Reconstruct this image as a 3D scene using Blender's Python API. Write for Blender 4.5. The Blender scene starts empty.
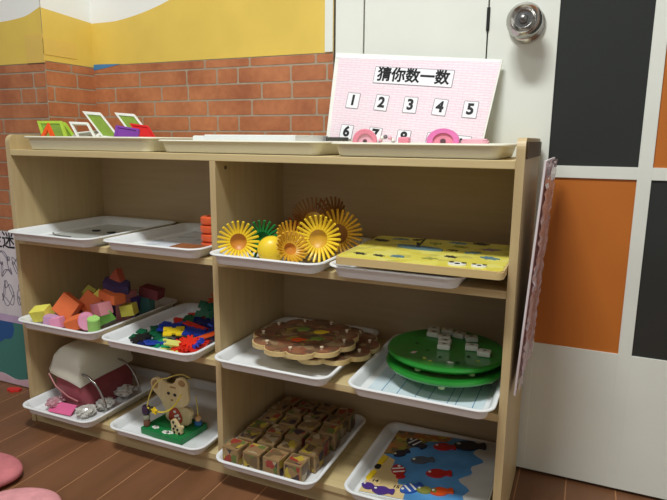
import bpy, bmesh, math, random
from mathutils import Vector, Matrix, Euler
PI = math.pi
SC = bpy.context.scene
COL = SC.collection
random.seed(7)

# ------------------------------------------------------------------ camera
cam_d = bpy.data.cameras.new('camera'); cam = bpy.data.objects.new('camera', cam_d); COL.objects.link(cam)
CX, CY, CZ, YAW, PIT, ROL, FPX = 1.29449, -0.96708, 0.73775, 0.41470, -0.19032, 0.009094, 573.23
Fv = Vector((-math.sin(YAW)*math.cos(PIT), math.cos(YAW)*math.cos(PIT), math.sin(PIT)))
Rv = Vector((math.cos(YAW), math.sin(YAW), 0)); Uv = Rv.cross(Fv)
R2 = Rv*math.cos(ROL) + Uv*math.sin(ROL); U2 = -Rv*math.sin(ROL) + Uv*math.cos(ROL)
cam.matrix_world = Matrix(((R2.x, U2.x, -Fv.x, CX), (R2.y, U2.y, -Fv.y, CY), (R2.z, U2.z, -Fv.z, CZ), (0, 0, 0, 1)))
cam_d.sensor_fit = 'HORIZONTAL'; cam_d.sensor_width = 36; cam_d.lens = FPX/667*36
cam_d.clip_start = 0.01
SC.camera = cam

# ------------------------------------------------------------------ world, lamps, exposure
w = bpy.data.worlds.new('world'); SC.world = w; w.use_nodes = True
w.node_tree.nodes['Background'].inputs[0].default_value = (0.95, 0.97, 1.0, 1)
w.node_tree.nodes['Background'].inputs[1].default_value = 0.22
def area(name, loc, size, size_y, power, col, rot=(0, 0, 0)):
    d = bpy.data.lights.new(name, 'AREA'); d.shape = 'RECTANGLE'; d.size = size; d.size_y = size_y
    d.energy = power; d.color = col
    o = bpy.data.objects.new(name, d); COL.objects.link(o); o.location = loc; o.rotation_euler = rot
area('ceiling_lamp_light', (0.90, -0.75, 2.25), 0.55, 0.22, 39, (0.95, 0.985, 0.985))
area('ceiling_lamp_light', (0.0, -2.6, 2.55), 1.2, 0.6, 25, (0.95, 0.985, 0.985))
SC.view_settings.view_transform = 'Standard'; SC.view_settings.look = 'None'
SC.view_settings.exposure = -0.10; SC.view_settings.gamma = 1.0
SC.view_settings.use_curve_mapping = False

# ------------------------------------------------------------------ materials
def lin(c):
    return tuple(((v/255)/12.92 if v/255 <= 0.04045 else ((v/255+0.055)/1.055)**2.4) for v in c) + (1,)
MATS = {}
def mat(name, rgb, rough=0.5, metal=0.0, var=0.06, scale=30, trans=0.0, bump=0.0, alpha=1.0, coat=0.0, ior=1.45):
    """principled with a gentle procedural noise variation"""
    if name in MATS: return MATS[name]
    m = bpy.data.materials.new(name); m.use_nodes = True; nt = m.node_tree; N = nt.nodes; L = nt.links
    b = N['Principled BSDF']; c = lin(rgb)
    tc = N.new('ShaderNodeTexCoord'); no = N.new('ShaderNodeTexNoise'); no.inputs['Scale'].default_value = scale
    no.inputs['Detail'].default_value = 3
    L.new(tc.outputs['Object'], no.inputs['Vector'])
    r = N.new('ShaderNodeValToRGB'); r.color_ramp.elements[0].position = 0.3; r.color_ramp.elements[1].position = 0.7
    r.color_ramp.elements[0].color = tuple(v*(1-var) for v in c[:3])+(1,)
    r.color_ramp.elements[1].color = tuple(min(1, v*(1+var)) for v in c[:3])+(1,)
    L.new(no.outputs['Fac'], r.inputs[0]); L.new(r.outputs[0], b.inputs['Base Color'])
    b.inputs['Roughness'].default_value = rough; b.inputs['Metallic'].default_value = metal
    b.inputs['Transmission Weight'].default_value = trans; b.inputs['IOR'].default_value = ior
    b.inputs['Alpha'].default_value = alpha; b.inputs['Coat Weight'].default_value = coat
    if bump:
        bp = N.new('ShaderNodeBump'); bp.inputs['Strength'].default_value = bump; bp.inputs['Distance'].default_value = 0.002
        L.new(no.outputs['Fac'], bp.inputs['Height']); L.new(bp.outputs[0], b.inputs['Normal'])
    MATS[name] = m
    return m
def wood(name, rgb1, rgb2, grain='X', rough=0.45, stretch=14, scale=5):
    if name in MATS: return MATS[name]
    m = bpy.data.materials.new(name); m.use_nodes = True; nt = m.node_tree; N = nt.nodes; L = nt.links
    b = N['Principled BSDF']
    tc = N.new('ShaderNodeTexCoord'); mp = N.new('ShaderNodeMapping')
    s = {'X': (1, stretch, stretch), 'Y': (stretch, 1, stretch), 'Z': (stretch, stretch, 1)}[grain]
    mp.inputs['Scale'].default_value = s
    no = N.new('ShaderNodeTexNoise'); no.inputs['Scale'].default_value = scale; no.inputs['Detail'].default_value = 5
    no.inputs['Distortion'].default_value = 0.6
    L.new(tc.outputs['Object'], mp.inputs[0]); L.new(mp.outputs[0], no.inputs['Vector'])
    r = N.new('ShaderNodeValToRGB'); r.color_ramp.elements[0].position = 0.32; r.color_ramp.elements[1].position = 0.68
    r.color_ramp.elements[0].color = lin(rgb1); r.color_ramp.elements[1].color = lin(rgb2)
    L.new(no.outputs['Fac'], r.inputs[0]); L.new(r.outputs[0], b.inputs['Base Color'])
    b.inputs['Roughness'].default_value = rough
    MATS[name] = m
    return m
def art(name, cols, scale=25, rough=0.45, rnd=True, dist=0.0):
    """printed picture: blobs of several flat colours, different on every object"""
    if name in MATS: return MATS[name]
    m = bpy.data.materials.new(name); m.use_nodes = True; nt = m.node_tree; N = nt.nodes; L = nt.links
    b = N['Principled BSDF']; b.inputs['Roughness'].default_value = rough
    tc = N.new('ShaderNodeTexCoord'); vo = N.new('ShaderNodeTexVoronoi'); vo.inputs['Scale'].default_value = scale
    ad = N.new('ShaderNodeVectorMath'); ad.operation = 'ADD'
    L.new(tc.outputs['Object'], ad.inputs[0])
    if rnd:
        oi = N.new('ShaderNodeObjectInfo'); sc = N.new('ShaderNodeVectorMath'); sc.operation = 'SCALE'; sc.inputs[0].default_value = (7, 3, 5)
        L.new(oi.outputs['Random'], sc.inputs['Scale']); L.new(sc.outputs[0], ad.inputs[1])
    no = N.new('ShaderNodeTexNoise'); no.inputs['Scale'].default_value = scale*1.2
    ad2 = N.new('ShaderNodeVectorMath'); ad2.operation = 'MULTIPLY_ADD'
    ad2.inputs[1].default_value = (0.6/scale,)*3
    L.new(ad.outputs[0], no.inputs['Vector']); L.new(no.outputs['Color'], ad2.inputs[0]); L.new(ad.outputs[0], ad2.inputs[2])
    L.new(ad2.outputs[0], vo.inputs['Vector'])
    sp = N.new('ShaderNodeSeparateColor'); L.new(vo.outputs['Color'], sp.inputs[0])
    r = N.new('ShaderNodeValToRGB'); r.color_ramp.interpolation = 'CONSTANT'
    n = len(cols)
    for i, c in enumerate(cols):
        e = r.color_ramp.elements[i] if i < 2 else r.color_ramp.elements.new(i/n)
        e.position = i/n; e.color = lin(c)
    L.new(sp.outputs[0], r.inputs[0]); L.new(r.outputs[0], b.inputs['Base Color'])
    MATS[name] = m
    return m

# ------------------------------------------------------------------ mesh helpers
def link(name, bm, m, parent=None, smooth=False, loc=None, rot=None):
    bmesh.ops.recalc_face_normals(bm, faces=bm.faces)
    me = bpy.data.meshes.new(name); bm.to_mesh(me); bm.free()
    ms = m if isinstance(m, (list, tuple)) else [m]
    for k in ms: me.materials.append(k)
    if smooth:
        me.shade_smooth()
        try: me.set_sharp_from_angle(angle=math.radians(40))
        except Exception: pass
    o = bpy.data.objects.new(name, me); COL.objects.link(o)
    if parent: o.parent = parent
    if loc: o.location = loc
    if rot: o.rotation_euler = rot
    return o
def tag(o, label, cat, group=None, kind=None):
    o['label'] = label; o['category'] = cat
    if group: o['group'] = group
    if kind: o['kind'] = kind
    return o
def thing(name, label, cat, loc=(0, 0, 0), rot=(0, 0, 0), group=None):
    o = bpy.data.objects.new(name, None); COL.objects.link(o); o.empty_display_size = 0.02
    o.location = loc; o.rotation_euler = rot
    return tag(o, label, cat, group)
def struct(name, bm, m, parent=None, **k):
    o = link(name, bm, m, parent, **k)
    if not parent: o['kind'] = 'structure'
    return o
def dup(root, loc, rot, label=None, group=None):
    r = root.copy(); COL.objects.link(r); r.location = loc; r.rotation_euler = rot
    if label: r['label'] = label
    if group: r['group'] = group
    for ch in list(root.children):
        c = ch.copy(); COL.objects.link(c); c.parent = r
        for g in list(ch.children):
            d = g.copy(); COL.objects.link(d); d.parent = c
    return r
def box(bm, x0, x1, y0, y1, z0, z1, bev=0.0, mi=0, mtx=None):
    t = bmesh.new(); bmesh.ops.create_cube(t, size=1)
    bmesh.ops.scale(t, vec=(x1-x0, y1-y0, z1-z0), verts=t.verts)
    bmesh.ops.translate(t, vec=((x0+x1)/2, (y0+y1)/2, (z0+z1)/2), verts=t.verts)
    if bev: bmesh.ops.bevel(t, geom=t.edges[:], offset=bev, segments=2, profile=0.6, affect='EDGES')
    merge(bm, t, mtx, mi)
    return bm
def merge(bm, t, mtx=None, mi=0):
    if mtx is not None: t.transform(mtx)
    vm = {}
    for v in t.verts: vm[v] = bm.verts.new(v.co)
    for f in t.faces:
        try:
            nf = bm.faces.new([vm[v] for v in f.verts]); nf.material_index = mi
        except ValueError: pass
    t.free()
def bx(*a, **k): return box(bmesh.new(), *a, **k)
def prism(pts, z0, z1, bm=None, bev=0.0, mi=0, mtx=None):
    t = bmesh.new()
    lo = [t.verts.new((p[0], p[1], z0)) for p in pts]; hi = [t.verts.new((p[0], p[1], z1)) for p in pts]
    t.faces.new(lo[::-1]); top = t.faces.new(hi); n = len(pts)
    for i in range(n): t.faces.new((lo[i], lo[(i+1) % n], hi[(i+1) % n], hi[i]))
    if bev: bmesh.ops.bevel(t, geom=list(top.edges), offset=bev, segments=2, affect='EDGES')
    bm = bm or bmesh.new(); merge(bm, t, mtx, mi)
    return bm
def ring_prism(outer, inner, z0, z1, bm=None, mtx=None):
    t = bmesh.new(); n = len(outer)
    V = [[t.verts.new((p[0], p[1], z)) for p in P] for P in (outer, inner) for z in (z0, z1)]
    o0, o1, i0, i1 = V
    for i in range(n):
        j = (i+1) % n
        t.faces.new((o0[i], o0[j], o1[j], o1[i])); t.faces.new((i0[j], i0[i], i1[i], i1[j]))
        t.faces.new((o1[i], o1[j], i1[j], i1[i])); t.faces.new((o0[j], o0[i], i0[i], i0[j]))
    bm = bm or bmesh.new(); merge(bm, t, mtx)
    return bm
def lathe(prof, n=32, bm=None, mtx=None, mi=0):
    t = bmesh.new(); rings = []
    for r, z in prof:
        if r < 1e-6: rings.append([t.verts.new((0, 0, z))])
        else: rings.append([t.verts.new((r*math.cos(2*PI*i/n), r*math.sin(2*PI*i/n), z)) for i in range(n)])
    for a, b in zip(rings, rings[1:]):
        for i in range(n):
            j = (i+1) % n
            if len(a) == 1 and len(b) == 1: continue
            if len(a) == 1: t.faces.new((a[0], b[i], b[j]))
            elif len(b) == 1: t.faces.new((a[i], a[j], b[0]))
            else: t.faces.new((a[i], a[j], b[j], b[i]))
    bm = bm or bmesh.new(); merge(bm, t, mtx, mi)
    return bm
def tube(pts, r, n=8, bm=None, mtx=None, mi=0, closed=False):
    """r: number or list"""
    t = bmesh.new(); pts = [Vector(p) for p in pts]; N = len(pts)
    rs = r if isinstance(r, (list, tuple)) else [r]*N
    rings = []; up = None
    for i, p in enumerate(pts):
        if closed: d = pts[(i+1) % N]-pts[i-1]
        else: d = pts[min(i+1, N-1)]-pts[max(i-1, 0)]
        d.normalize()
        if up is None: up = Vector((0, 0, 1)) if abs(d.z) < 0.9 else Vector((1, 0, 0))
        a = d.cross(up)
        if a.length < 1e-4: a = d.cross(Vector((0.3, 1, 0)))
        a.normalize(); b = a.cross(d); b.normalize(); up = b
        rings.append([t.verts.new(p + (a*math.cos(2*PI*k/n) + b*math.sin(2*PI*k/n))*rs[i]) for k in range(n)])
    for i in range(N if closed else N-1):
        A = rings[i]; B = rings[(i+1) % N]
        for k in range(n):
            q = (k+1) % n; t.faces.new((A[k], A[q], B[q], B[k]))
    if not closed:
        t.faces.new(rings[0][::-1]); t.faces.new(rings[-1])
    bm = bm or bmesh.new(); merge(bm, t, mtx, mi)
    return bm
def circ(r, n=32, cx=0, cy=0, ry=None):
    ry = ry or r
    return [(cx+r*math.cos(2*PI*i/n), cy+ry*math.sin(2*PI*i/n)) for i in range(n)]
def rrect(w_, d_, r, n=5, cx=0, cy=0):
    P = []
    for sx, sy, a0 in ((1, 1, 0), (-1, 1, 90), (-1, -1, 180), (1, -1, 270)):
        for k in range(n+1):
            a = math.radians(a0+90*k/n)
            P.append((cx+sx*(w_/2-r)+r*math.cos(a), cy+sy*(d_/2-r)+r*math.sin(a)))
    return P
def smooth_poly(P, it=2):
    for _ in range(it):
        Q = []
        for i in range(len(P)):
            a, b = P[i], P[(i+1) % len(P)]
            Q += [(a[0]*.75+b[0]*.25, a[1]*.75+b[1]*.25), (a[0]*.25+b[0]*.75, a[1]*.25+b[1]*.75)]
        P = Q
    return P
def text_bm(s, size, depth=0.0004, bold=0.0):
    c = bpy.data.curves.new('lettering', 'FONT'); c.body = s; c.size = size; c.extrude = depth; c.offset = bold
    c.align_x = 'CENTER'; c.align_y = 'CENTER'; c.resolution_u = 3
    o = bpy.data.objects.new('lettering_tmp', c); COL.objects.link(o)
    dg = bpy.context.evaluated_depsgraph_get(); dg.update()
    me = bpy.data.meshes.new_from_object(o.evaluated_get(dg))
    bm = bmesh.new(); bm.from_mesh(me)
    bpy.data.objects.remove(o); bpy.data.curves.remove(c); bpy.data.meshes.remove(me)
    return bm
T3 = Matrix.Translation
ang = lambda *d: tuple(math.radians(v) for v in d)
def RX(a): return Matrix.Rotation(a, 4, 'X')
def RY(a): return Matrix.Rotation(a, 4, 'Y')
def RZ(a): return Matrix.Rotation(a, 4, 'Z')

# ------------------------------------------------------------------ room
YB = 0.296           # plane of the brick wall and of the doors
XC, YC = -0.004, 0.135   # corner of the projecting column
white_paint = mat('white_paint', (230, 232, 222), 0.4, var=0.03, scale=6)
white_wall = mat('white_wall_paint', (238, 238, 232), 0.6, var=0.02, scale=5)
yellow_paint = mat('yellow_paint', (226, 194, 90), 0.5, var=0.05, scale=9)
yellow_tape = mat('yellow_tape', (226, 190, 96), 0.35, var=0.04, scale=9)
mortar = mat('painted_mortar', (168, 150, 128), 0.7, var=0.1, scale=40)
blue_paint = mat('blue_paint', (70, 130, 180), 0.5)
def brick_mat():
    m = bpy.data.materials.new('painted_brick'); m.use_nodes = True; nt = m.node_tree; N = nt.nodes; L = nt.links
    b = N['Principled BSDF']; b.inputs['Roughness'].default_value = 0.55
    tc = N.new('ShaderNodeTexCoord'); no = N.new('ShaderNodeTexNoise'); no.inputs['Scale'].default_value = 11; no.inputs['Detail'].default_value = 3
    no2 = N.new('ShaderNodeTexNoise'); no2.inputs['Scale'].default_value = 70; no2.inputs['Detail'].default_value = 2
    L.new(tc.outputs['Object'], no.inputs['Vector']); L.new(tc.outputs['Object'], no2.inputs['Vector'])
    mx = N.new('ShaderNodeMath'); mx.operation = 'MULTIPLY_ADD'; mx.inputs[1].default_value = 0.35
    L.new(no2.outputs['Fac'], mx.inputs[0]); L.new(no.outputs['Fac'], mx.inputs[2])
    r = N.new('ShaderNodeValToRGB')
    r.color_ramp.elements[0].position = 0.42; r.color_ramp.elements[0].color = lin((156, 90, 57))
    r.color_ramp.elements[1].position = 0.92; r.color_ramp.elements[1].color = lin((196, 126, 82))
    L.new(mx.outputs[0], r.inputs[0]); L.new(r.outputs[0], b.inputs['Base Color'])
    return m
brick = brick_mat()
floor_mat = wood('floor_board_wood', (108, 72, 46), (128, 86, 58), 'Y', 0.42, 6, 2)
seam_mat = mat('floor_seam', (176, 128, 90), 0.6)

# floor: boards running in depth, 98.5 mm wide, with pale seams
bm = bx(-1.6, 2.6, -3.2, 0.32, -0.03, -0.0003, mi=1)
x = 0.3215 - 0.0985*19
while x < 2.55:
    box(bm, x+0.0013, x+0.0985-0.0013, -3.2, 0.318, -0.004, 0.0, mi=0)
    x += 0.0985
struct('floor', bm, [floor_mat, seam_mat])

# brick wall behind the shelf, painted: bricks, yellow band, white top with a wavy edge
def wall_face(bm, pts, o, u, v, nrm, off, mi):
    """flat polygon given in wall coordinates (s, z)"""
    vs = [bm.verts.new(o + u*s + v*z + nrm*off) for s, z in pts]
    f = bm.faces.new(vs); f.material_index = mi
def brick_wall(name, origin, u, nrm, length, rows, z_band, wave, seed, thick):
    """rows: list of (z0, z1, [joint positions])"""
    bm = bmesh.new(); v = Vector((0, 0, 1))
    P = lambda s, z, d: origin + u*s + v*z + nrm*d
    # solid body behind (mortar colour)
    a = [P(0, 0, 0), P(length, 0, 0), P(length, 2.7, 0), P(0, 2.7, 0)]
    b_ = [P(0, 0, -thick), P(length, 0, -thick), P(length, 2.7, -thick), P(0, 2.7, -thick)]
    A = [bm.verts.new(p) for p in a]; B = [bm.verts.new(p) for p in b_]
    bm.faces.new(A); bm.faces.new(B[::-1])
    for i in range(4): bm.faces.new((A[i], B[i], B[(i+1) % 4], A[(i+1) % 4]))
    g = 0.0023
    for z0, z1, J in rows:
        J = [0-g]+list(J)+[length+g]
        for s0, s1 in zip(J, J[1:]):
            if s1-s0 < 0.01: continue
            pts = rrect(s1-s0-2*g, z1-z0-2*g, min(0.004, (s1-s0)/4), 2, (s0+s1)/2, (z0+z1)/2)
            wall_face(bm, pts, origin, u, v, nrm, 0.0008, 1)
    # yellow band up to the wave, white above
    n = 60
    for i in range(n):
        s0, s1 = length*i/n, length*(i+1)/n
        w0, w1 = wave(s0), wave(s1)
        wall_face(bm, [(s0, z_band), (s1, z_band), (s1, w1), (s0, w0)], origin, u, v, nrm, 0.0010, 2)
        wall_face(bm, [(s0, w0), (s1, w1), (s1, 2.7), (s0, 2.7)], origin, u, v, nrm, 0.0010, 3)
    return bm
def gen_rows(length, z_top, seed, first=()):
    rnd = random.Random(seed); R = []; z = z_top; k = 0
    hs = [0.023] + [0.039]*40
    while z > 0.02:
        h = hs[k]; z0 = max(0.0, z-h)
        if k < len(first): J = first[k]
        else:
            J = []; s = rnd.uniform(0.02, 0.12)
            while s < length-0.02:
                J.append(s); s += rnd.choice([0.062, 0.15, 0.158, 0.15, 0.17])
        R.append((z0, z, J)); z = z0; k += 1
    return R
X0 = XC
first = [[0.375, 0.509, 0.689], [0.16, 0.317, 0.411, 0.474, 0.623, 0.718], [0.072, 0.233, 0.320, 0.542, 0.626],
         [0.045, 0.207, 0.380, 0.513, 0.692], [0.163, 0.320, 0.410, 0.474, 0.622, 0.711], [0.09, 0.26, 0.4, 0.55, 0.68]]
first = [[j-X0 for j in r] for r in first]
def wave_back(s):
    x = s+X0
    return 1.047 + 0.62*max(0, x-0.06)**2.0 + 0.06*max(0, x-0.08) if x < 0.5 else 1.047+0.62*0.44**2+0.06*0.42+0.5*(x-0.5)
L_back = 0.734-X0
bm = brick_wall('wall_back', Vector((X0, YB, 0)), Vector((1, 0, 0)), Vector((0, -1, 0)), L_back,
                gen_rows(L_back, 0.935, 3, first), 0.935, wave_back, 1, 0.12)
# small blue patch of the mural in the corner
wall_face(bm, [(0.0, 0.922), (0.05, 0.928), (0.10, 0.936), (0.03, 0.938), (0, 0.938)], Vector((X0, YB, 0)), Vector((1, 0, 0)), Vector((0, 0, 1)), Vector((0, -1, 0)), 0.0014, 4)
struct('wall_back', bm, [mortar, brick, yellow_paint, white_wall, blue_paint])
# column on the left: front face and side face
L_cf = 1.2
rows = gen_rows(L_cf, 0.925, 11, [[], [L_cf-0.045], [L_cf-0.095, L_cf-0.040], []])
bm = brick_wall('wall_left', Vector((XC-L_cf, YC, 0)), Vector((1, 0, 0)), Vector((0, -1, 0)), L_cf, rows, 0.925,
                lambda s: 1.045 - 0.012*math.sin((L_cf-s-0.02)*11) + 0.012*max(0, 1-(L_cf-s)/0.05), 1, 0.16)
struct('wall_left', bm, [mortar, brick, yellow_paint, white_wall])
L_cs = YB-YC+0.002
bm = brick_wall('wall_side', Vector((XC+0.0012, YC-0.001, 0)), Vector((0, 1, 0)), Vector((1, 0, 0)), L_cs, gen_rows(L_cs, 0.93, 5), 0.93,
                lambda s: 1.058-0.06*s, 1, 0.001)
struct('wall_side', bm, [mortar, brick, yellow_paint, white_wall])
# strip of yellow tape wrapped round the column corner
bm = bx(XC-0.06, XC+0.0034, YC-0.0030, YC-0.0012, 0.925, 0.995)
box(bm, XC+0.0022, XC+0.0034, YC-0.0030, YC+0.10, 0.945, 0.985)
tag(link('masking_tape', bm, yellow_tape), 'pale yellow tape wrapped round the corner of the brick painted column', 'tape')

# doors: frame, plain leaf, glazed leaf with knob
dark_gap = mat('dark_gap', (70, 72, 66), 0.7)
black_glass = mat('dark_glass', (52, 54, 52), 0.16, var=0.05, scale=3)
orange_panel = mat('orange_panel', (194, 112, 44), 0.38, var=0.05, scale=5)
chrome = mat('brushed_chrome', (178, 176, 172), 0.2, 1.0, var=0.04)
# frame strip and wall above (structure)
bm = bx(0.7395, 0.8065, YB-0.002, YB+0.08, 0, 2.1, 0.001)
struct('trim_1', bm, white_paint)
struct('trim_3', bx(0.7130, 0.7330, YB-0.0035, YB, 0.936, 2.1, 0.0008), white_paint)
struct('trim_2', bx(0.730, 2.4, YB+0.012, YB+0.1, 0, 2.7), dark_gap)
bm = bx(0.735, 2.4, YB-0.004, YB+0.1, 2.1, 2.7)
struct('wall_over_door', bm, white_wall)
d1 = struct('door_1', bx(0.8095, 1.0785, YB, YB+0.011, 0.008, 2.095, 0.001), white_paint)
struct('hinge', lathe([(0, 0.86), (0.0035, 0.86), (0.0035, 0.905), (0, 0.905)], 10, mtx=T3((1.0800, YB-0.001, 0.10))), mat('dark_hinge', (60, 60, 58), 0.4, 0.8), d1)
# glazed leaf: stiles and rails as one mesh, panes as parts
bm = bmesh.new()
XL = 1.0815
cols = [(XL, 1.2165), (1.3815, 1.4065), (1.572, 1.597), (1.76, 1.90)]
for i, (a, b_) in enumerate(cols): box(bm, a, b_, YB, YB+0.011, 0.008, 2.095, 0.0008)
for a, b_ in ((1.2160, 1.3820), (1.4060, 1.5725), (1.5965, 1.7605)):
    box(bm, a, b_, YB+0.0005, YB+0.0105, 0.008, 0.308, 0.0005)
    for z0, z1 in ((0.666, 0.690), (1.05, 1.075), (1.43, 1.455), (1.9, 2.095)): box(bm, a, b_, YB+0.0005, YB+0.0105, z0, z1, 0.0005)
d2 = struct('door_2', bm, white_paint)
k = 0
for ci, (a, b_) in enumerate(((1.2165, 1.3815), (1.4065, 1.572), (1.597, 1.76))):
    for ri, (z0, z1) in enumerate(((0.308, 0.666), (0.690, 1.05), (1.075, 1.43), (1.455, 1.9))):
        or_ = (ci+ri) % 2 == 0
        struct('pane', bx(a, b_, YB+0.004, YB+0.008, z0, z1), orange_panel if or_ else black_glass, d2)['label'] = 'orange panel' if or_ else 'dark glass pane'
# knob
kn = Vector((1.1570, YB, 0.9655))
M = T3(kn) @ RX(PI/2)
bm = lathe([(0, 0), (0.034, 0), (0.036, 0.003), (0.034, 0.008), (0.027, 0.012), (0.016, 0.014), (0.015, 0.030), (0, 0.030)], 40, mtx=M)
rose = struct('knob_rose', bm, chrome, d2, smooth=True)
bm = lathe([(r_*1.10, z_*1.18) for r_, z_ in [(0.012, 0.020), (0.016, 0.026), (0.026, 0.030), (0.0300, 0.037), (0.0305, 0.045), (0.0285, 0.052), (0.0245, 0.058), (0.0225, 0.0600),
            (0.0195, 0.0585), (0.0165, 0.0550), (0.0125, 0.0540), (0.0085, 0.0545), (0.0080, 0.0600), (0.0065, 0.0625), (0, 0.063)]], 48, mtx=M)
struct('knob', bm, chrome, d2, smooth=True)
bm = lathe([(0, 0.0740), (0.0046, 0.0740), (0.0050, 0.0766), (0.003, 0.0776), (0, 0.078)], 20, mtx=M)
struct('lock_button', bm, mat('lock_steel', (150, 148, 144), 0.3, 1.0), d2, smooth=True)
struct('ceiling', bx(-1.6, 2.6, -3.2, YB+0.1, 2.7, 2.75), white_wall)
struct('wall_right', bx(2.4, 2.5, -3.2, YB+0.1, 0, 2.7), white_wall)

# ------------------------------------------------------------------ shelf unit
t = 0.014; W = 1.2; D = 0.289; ZT = 0.7073
S2, S3, S4 = 0.4908, 0.2679, 0.0440      # shelf top surfaces
wx = wood('birch_laminate_x', (192, 168, 124), (200, 177, 132), 'X', 0.42)
wz = wood('birch_laminate_z', (190, 166, 122), (200, 177, 132), 'Z', 0.42)
wb = wood('birch_laminate_back', (190, 164, 124), (197, 172, 132), 'X', 0.5)
edge = wood('birch_edge', (204, 182, 132), (216, 196, 148), 'X', 0.4)
dark_block = mat('dark_brown_fitting', (96, 78, 56), 0.5)
su = thing('toy_shelf_unit', 'low birch laminate open shelf unit with two bays standing against the brick wall and door', 'shelf')
def side_panel(x0):
    # profile in (y, z) with rounded upper corners
    P = [(0, 0), (D, 0)]
    r = 0.018; zt = ZT+0.036
    for k in range(7):
        a = math.radians(90*k/6); P.append((D-r+r*math.cos(a), zt-r+r*math.sin(a)))
    for k in range(7):
        a = math.radians(90+90*k/6); P.append((r+r*math.cos(a), zt-r+r*math.sin(a)))
    m_ = Matrix(((0, 0, 1, x0), (1, 0, 0, 0), (0, 1, 0, 0), (0, 0, 0, 1)))
    return prism(P, 0, t, mtx=m_)
link('side_panel', side_panel(0.0), wz, su)
link('side_panel', side_panel(W-t), wz, su)
link('divider', bx(W/2-t/2, W/2+t/2, 0.0, D-0.006, S4, ZT-t-0.0002, 0.0008), wz, su)
link('top_board', bx(t, W-t, 0.0005, D-0.002, ZT-t, ZT, 0.0012), edge, su)
for zz in (S2, S3):
    for a, b_ in ((t, W/2-t/2), (W/2+t/2, W-t)):
        link('shelf_board', bx(a, b_, 0.001, D-0.006, zz-t, zz, 0.0010), edge, su)
link('bottom_board', bx(t, W-t, 0.001, D-0.006, S4-t, S4, 0.0010), edge, su)
link('kick_board', bx(t, W-t, 0.004, 0.018, 0.0, S4-t), wx, su)
link('back_panel', bx(t, W-t, D-0.006, D-0.001, 0.0, ZT-t), wb, su)
link('corner_fitting', bx(W+0.0002, W+0.003, 0.012, D-0.01, ZT+0.002, ZT+0.030, 0.0008), dark_block, su)['label'] = 'dark brown strip'
link('cam_dowel', lathe([(0, 0), (0.004, 0), (0.004, 0.0012), (0, 0.0014)], 14, mtx=T3((W/2+t/2, 0.036, ZT-0.028)) @ RY(PI/2)), dark_block, su)['label'] = 'dark screw cap'

# ------------------------------------------------------------------ trays
tray_plastic = mat('white_tray_plastic', (240, 242, 242), 0.32, var=0.01)
cream_plastic = mat('cream_tray_plastic', (234, 232, 212), 0.35, var=0.01)
def tray_bm(w_, d_, h, slope=0.014):
    rings = [(slope+0.004, 0.0, .016), (slope+0.001, 0.0015, .018), (0.0085, h-0.0045, .024), (0.0015, h-0.0045, .030), (0.0, h-0.0028, .031), (0.0008, h-0.0008, .030),
             (0.0035, h, .028), (0.0068, h-0.0010, .025), (0.0100, h-0.0045, .023), (slope+0.0025, 0.0042, .017), (slope+0.0065, 0.0022, .013)]
    bm = bmesh.new(); V = []
    for ins, z, r in rings:
        V.append([bm.verts.new((p[0], p[1], z)) for p in rrect(w_-2*ins, d_-2*ins, r, 6)])
    n = len(V[0])
    for A, B in zip(V, V[1:]):
        for i in range(n): bm.faces.new((A[i], A[(i+1) % n], B[(i+1) % n], B[i]))
    bm.faces.new(V[0][::-1]); bm.faces.new(V[-1])
    return bm
trays = {}
def tray(key, x0, x1, y0, dlen, z, label, h=0.025, m=None, rz=0):
    o = link('activity_tray', tray_bm(x1-x0, dlen, h), m or tray_plastic, smooth=True)
    o.location = ((x0+x1)/2, y0+dlen/2, z+0.0004); o.rotation_euler = (0, 0, rz)
    tag(o, label, 'tray', 'plastic activity trays on the shelf unit'); trays[key] = o
    return o
TL = 0.325
tray('r1a', 0.040, 0.436, 0.004, 0.268, ZT, 'cream tray of magnetic frames on top of the shelf at its left end', 0.032, cream_plastic)
tray('r1b', 0.444, 0.838, 0.006, 0.225, ZT, 'cream tray holding white cards, middle tray on top of the shelf', 0.027, cream_plastic)
tray('r1c', 0.852, 1.172, -0.002, 0.228, ZT, 'cream tray in front of the pink number board', 0.0255, cream_plastic)
tray('r2a', 0.0165, 0.290, -0.044, TL, S2+0.0005, 'nearly empty tray with a grey sheet, upper shelf far left', 0.024)
tray('r2b', 0.310, 0.578, -0.034, TL-0.008, S2, 'tray with white sheet and stack of orange rings on the upper shelf', 0.024)
tray('r2c', 0.600+0.0095, 0.862, -0.052, TL-0.004, S2, 'tray holding the yellow spiky toys on the upper shelf', 0.024)
tray('r2d', 0.870, 1.122, -0.046, TL-0.002, S2, 'tray under the yellow wooden puzzle board on the upper shelf', 0.024)
tray('r3a', 0.0165, 0.280, -0.040, TL, S3, 'tray full of coloured foam blocks on the middle shelf', 0.025)
tray('r3b', 0.304, 0.570, -0.052, TL+0.002, S3, 'tray of flat red and blue plastic pieces on the middle shelf', 0.025)
tray('r3c', 0.6085, 0.876, -0.046, TL, S3, 'tray under the two scalloped wooden puzzle discs on the middle shelf', 0.025)
tray('r3d', 0.912, 1.1835, -0.050, TL+0.004, S3, 'tray under the two green round boards on the middle shelf', 0.025)
tray('r4a', 0.0155, 0.256, -0.050, 0.325, S4, 'tray holding the cream and pink bag on the bottom shelf', 0.025)
tray('r4b', 0.298, 0.570, -0.040, 0.318, S4, 'tray holding the wooden teddy bead toy on the bottom shelf', 0.025)
tray('r4c', 0.6085, 0.852, -0.052, 0.320, S4, 'tray packed with wooden picture cubes on the bottom shelf', 0.025)
tray('r4d', 0.902, 1.176, -0.038, 0.310, S4, 'tray holding the blue sea puzzle on the bottom shelf at the right', 0.025)
def floor_of(key):
    o = trays[key]; return o.location.z+0.0022

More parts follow.
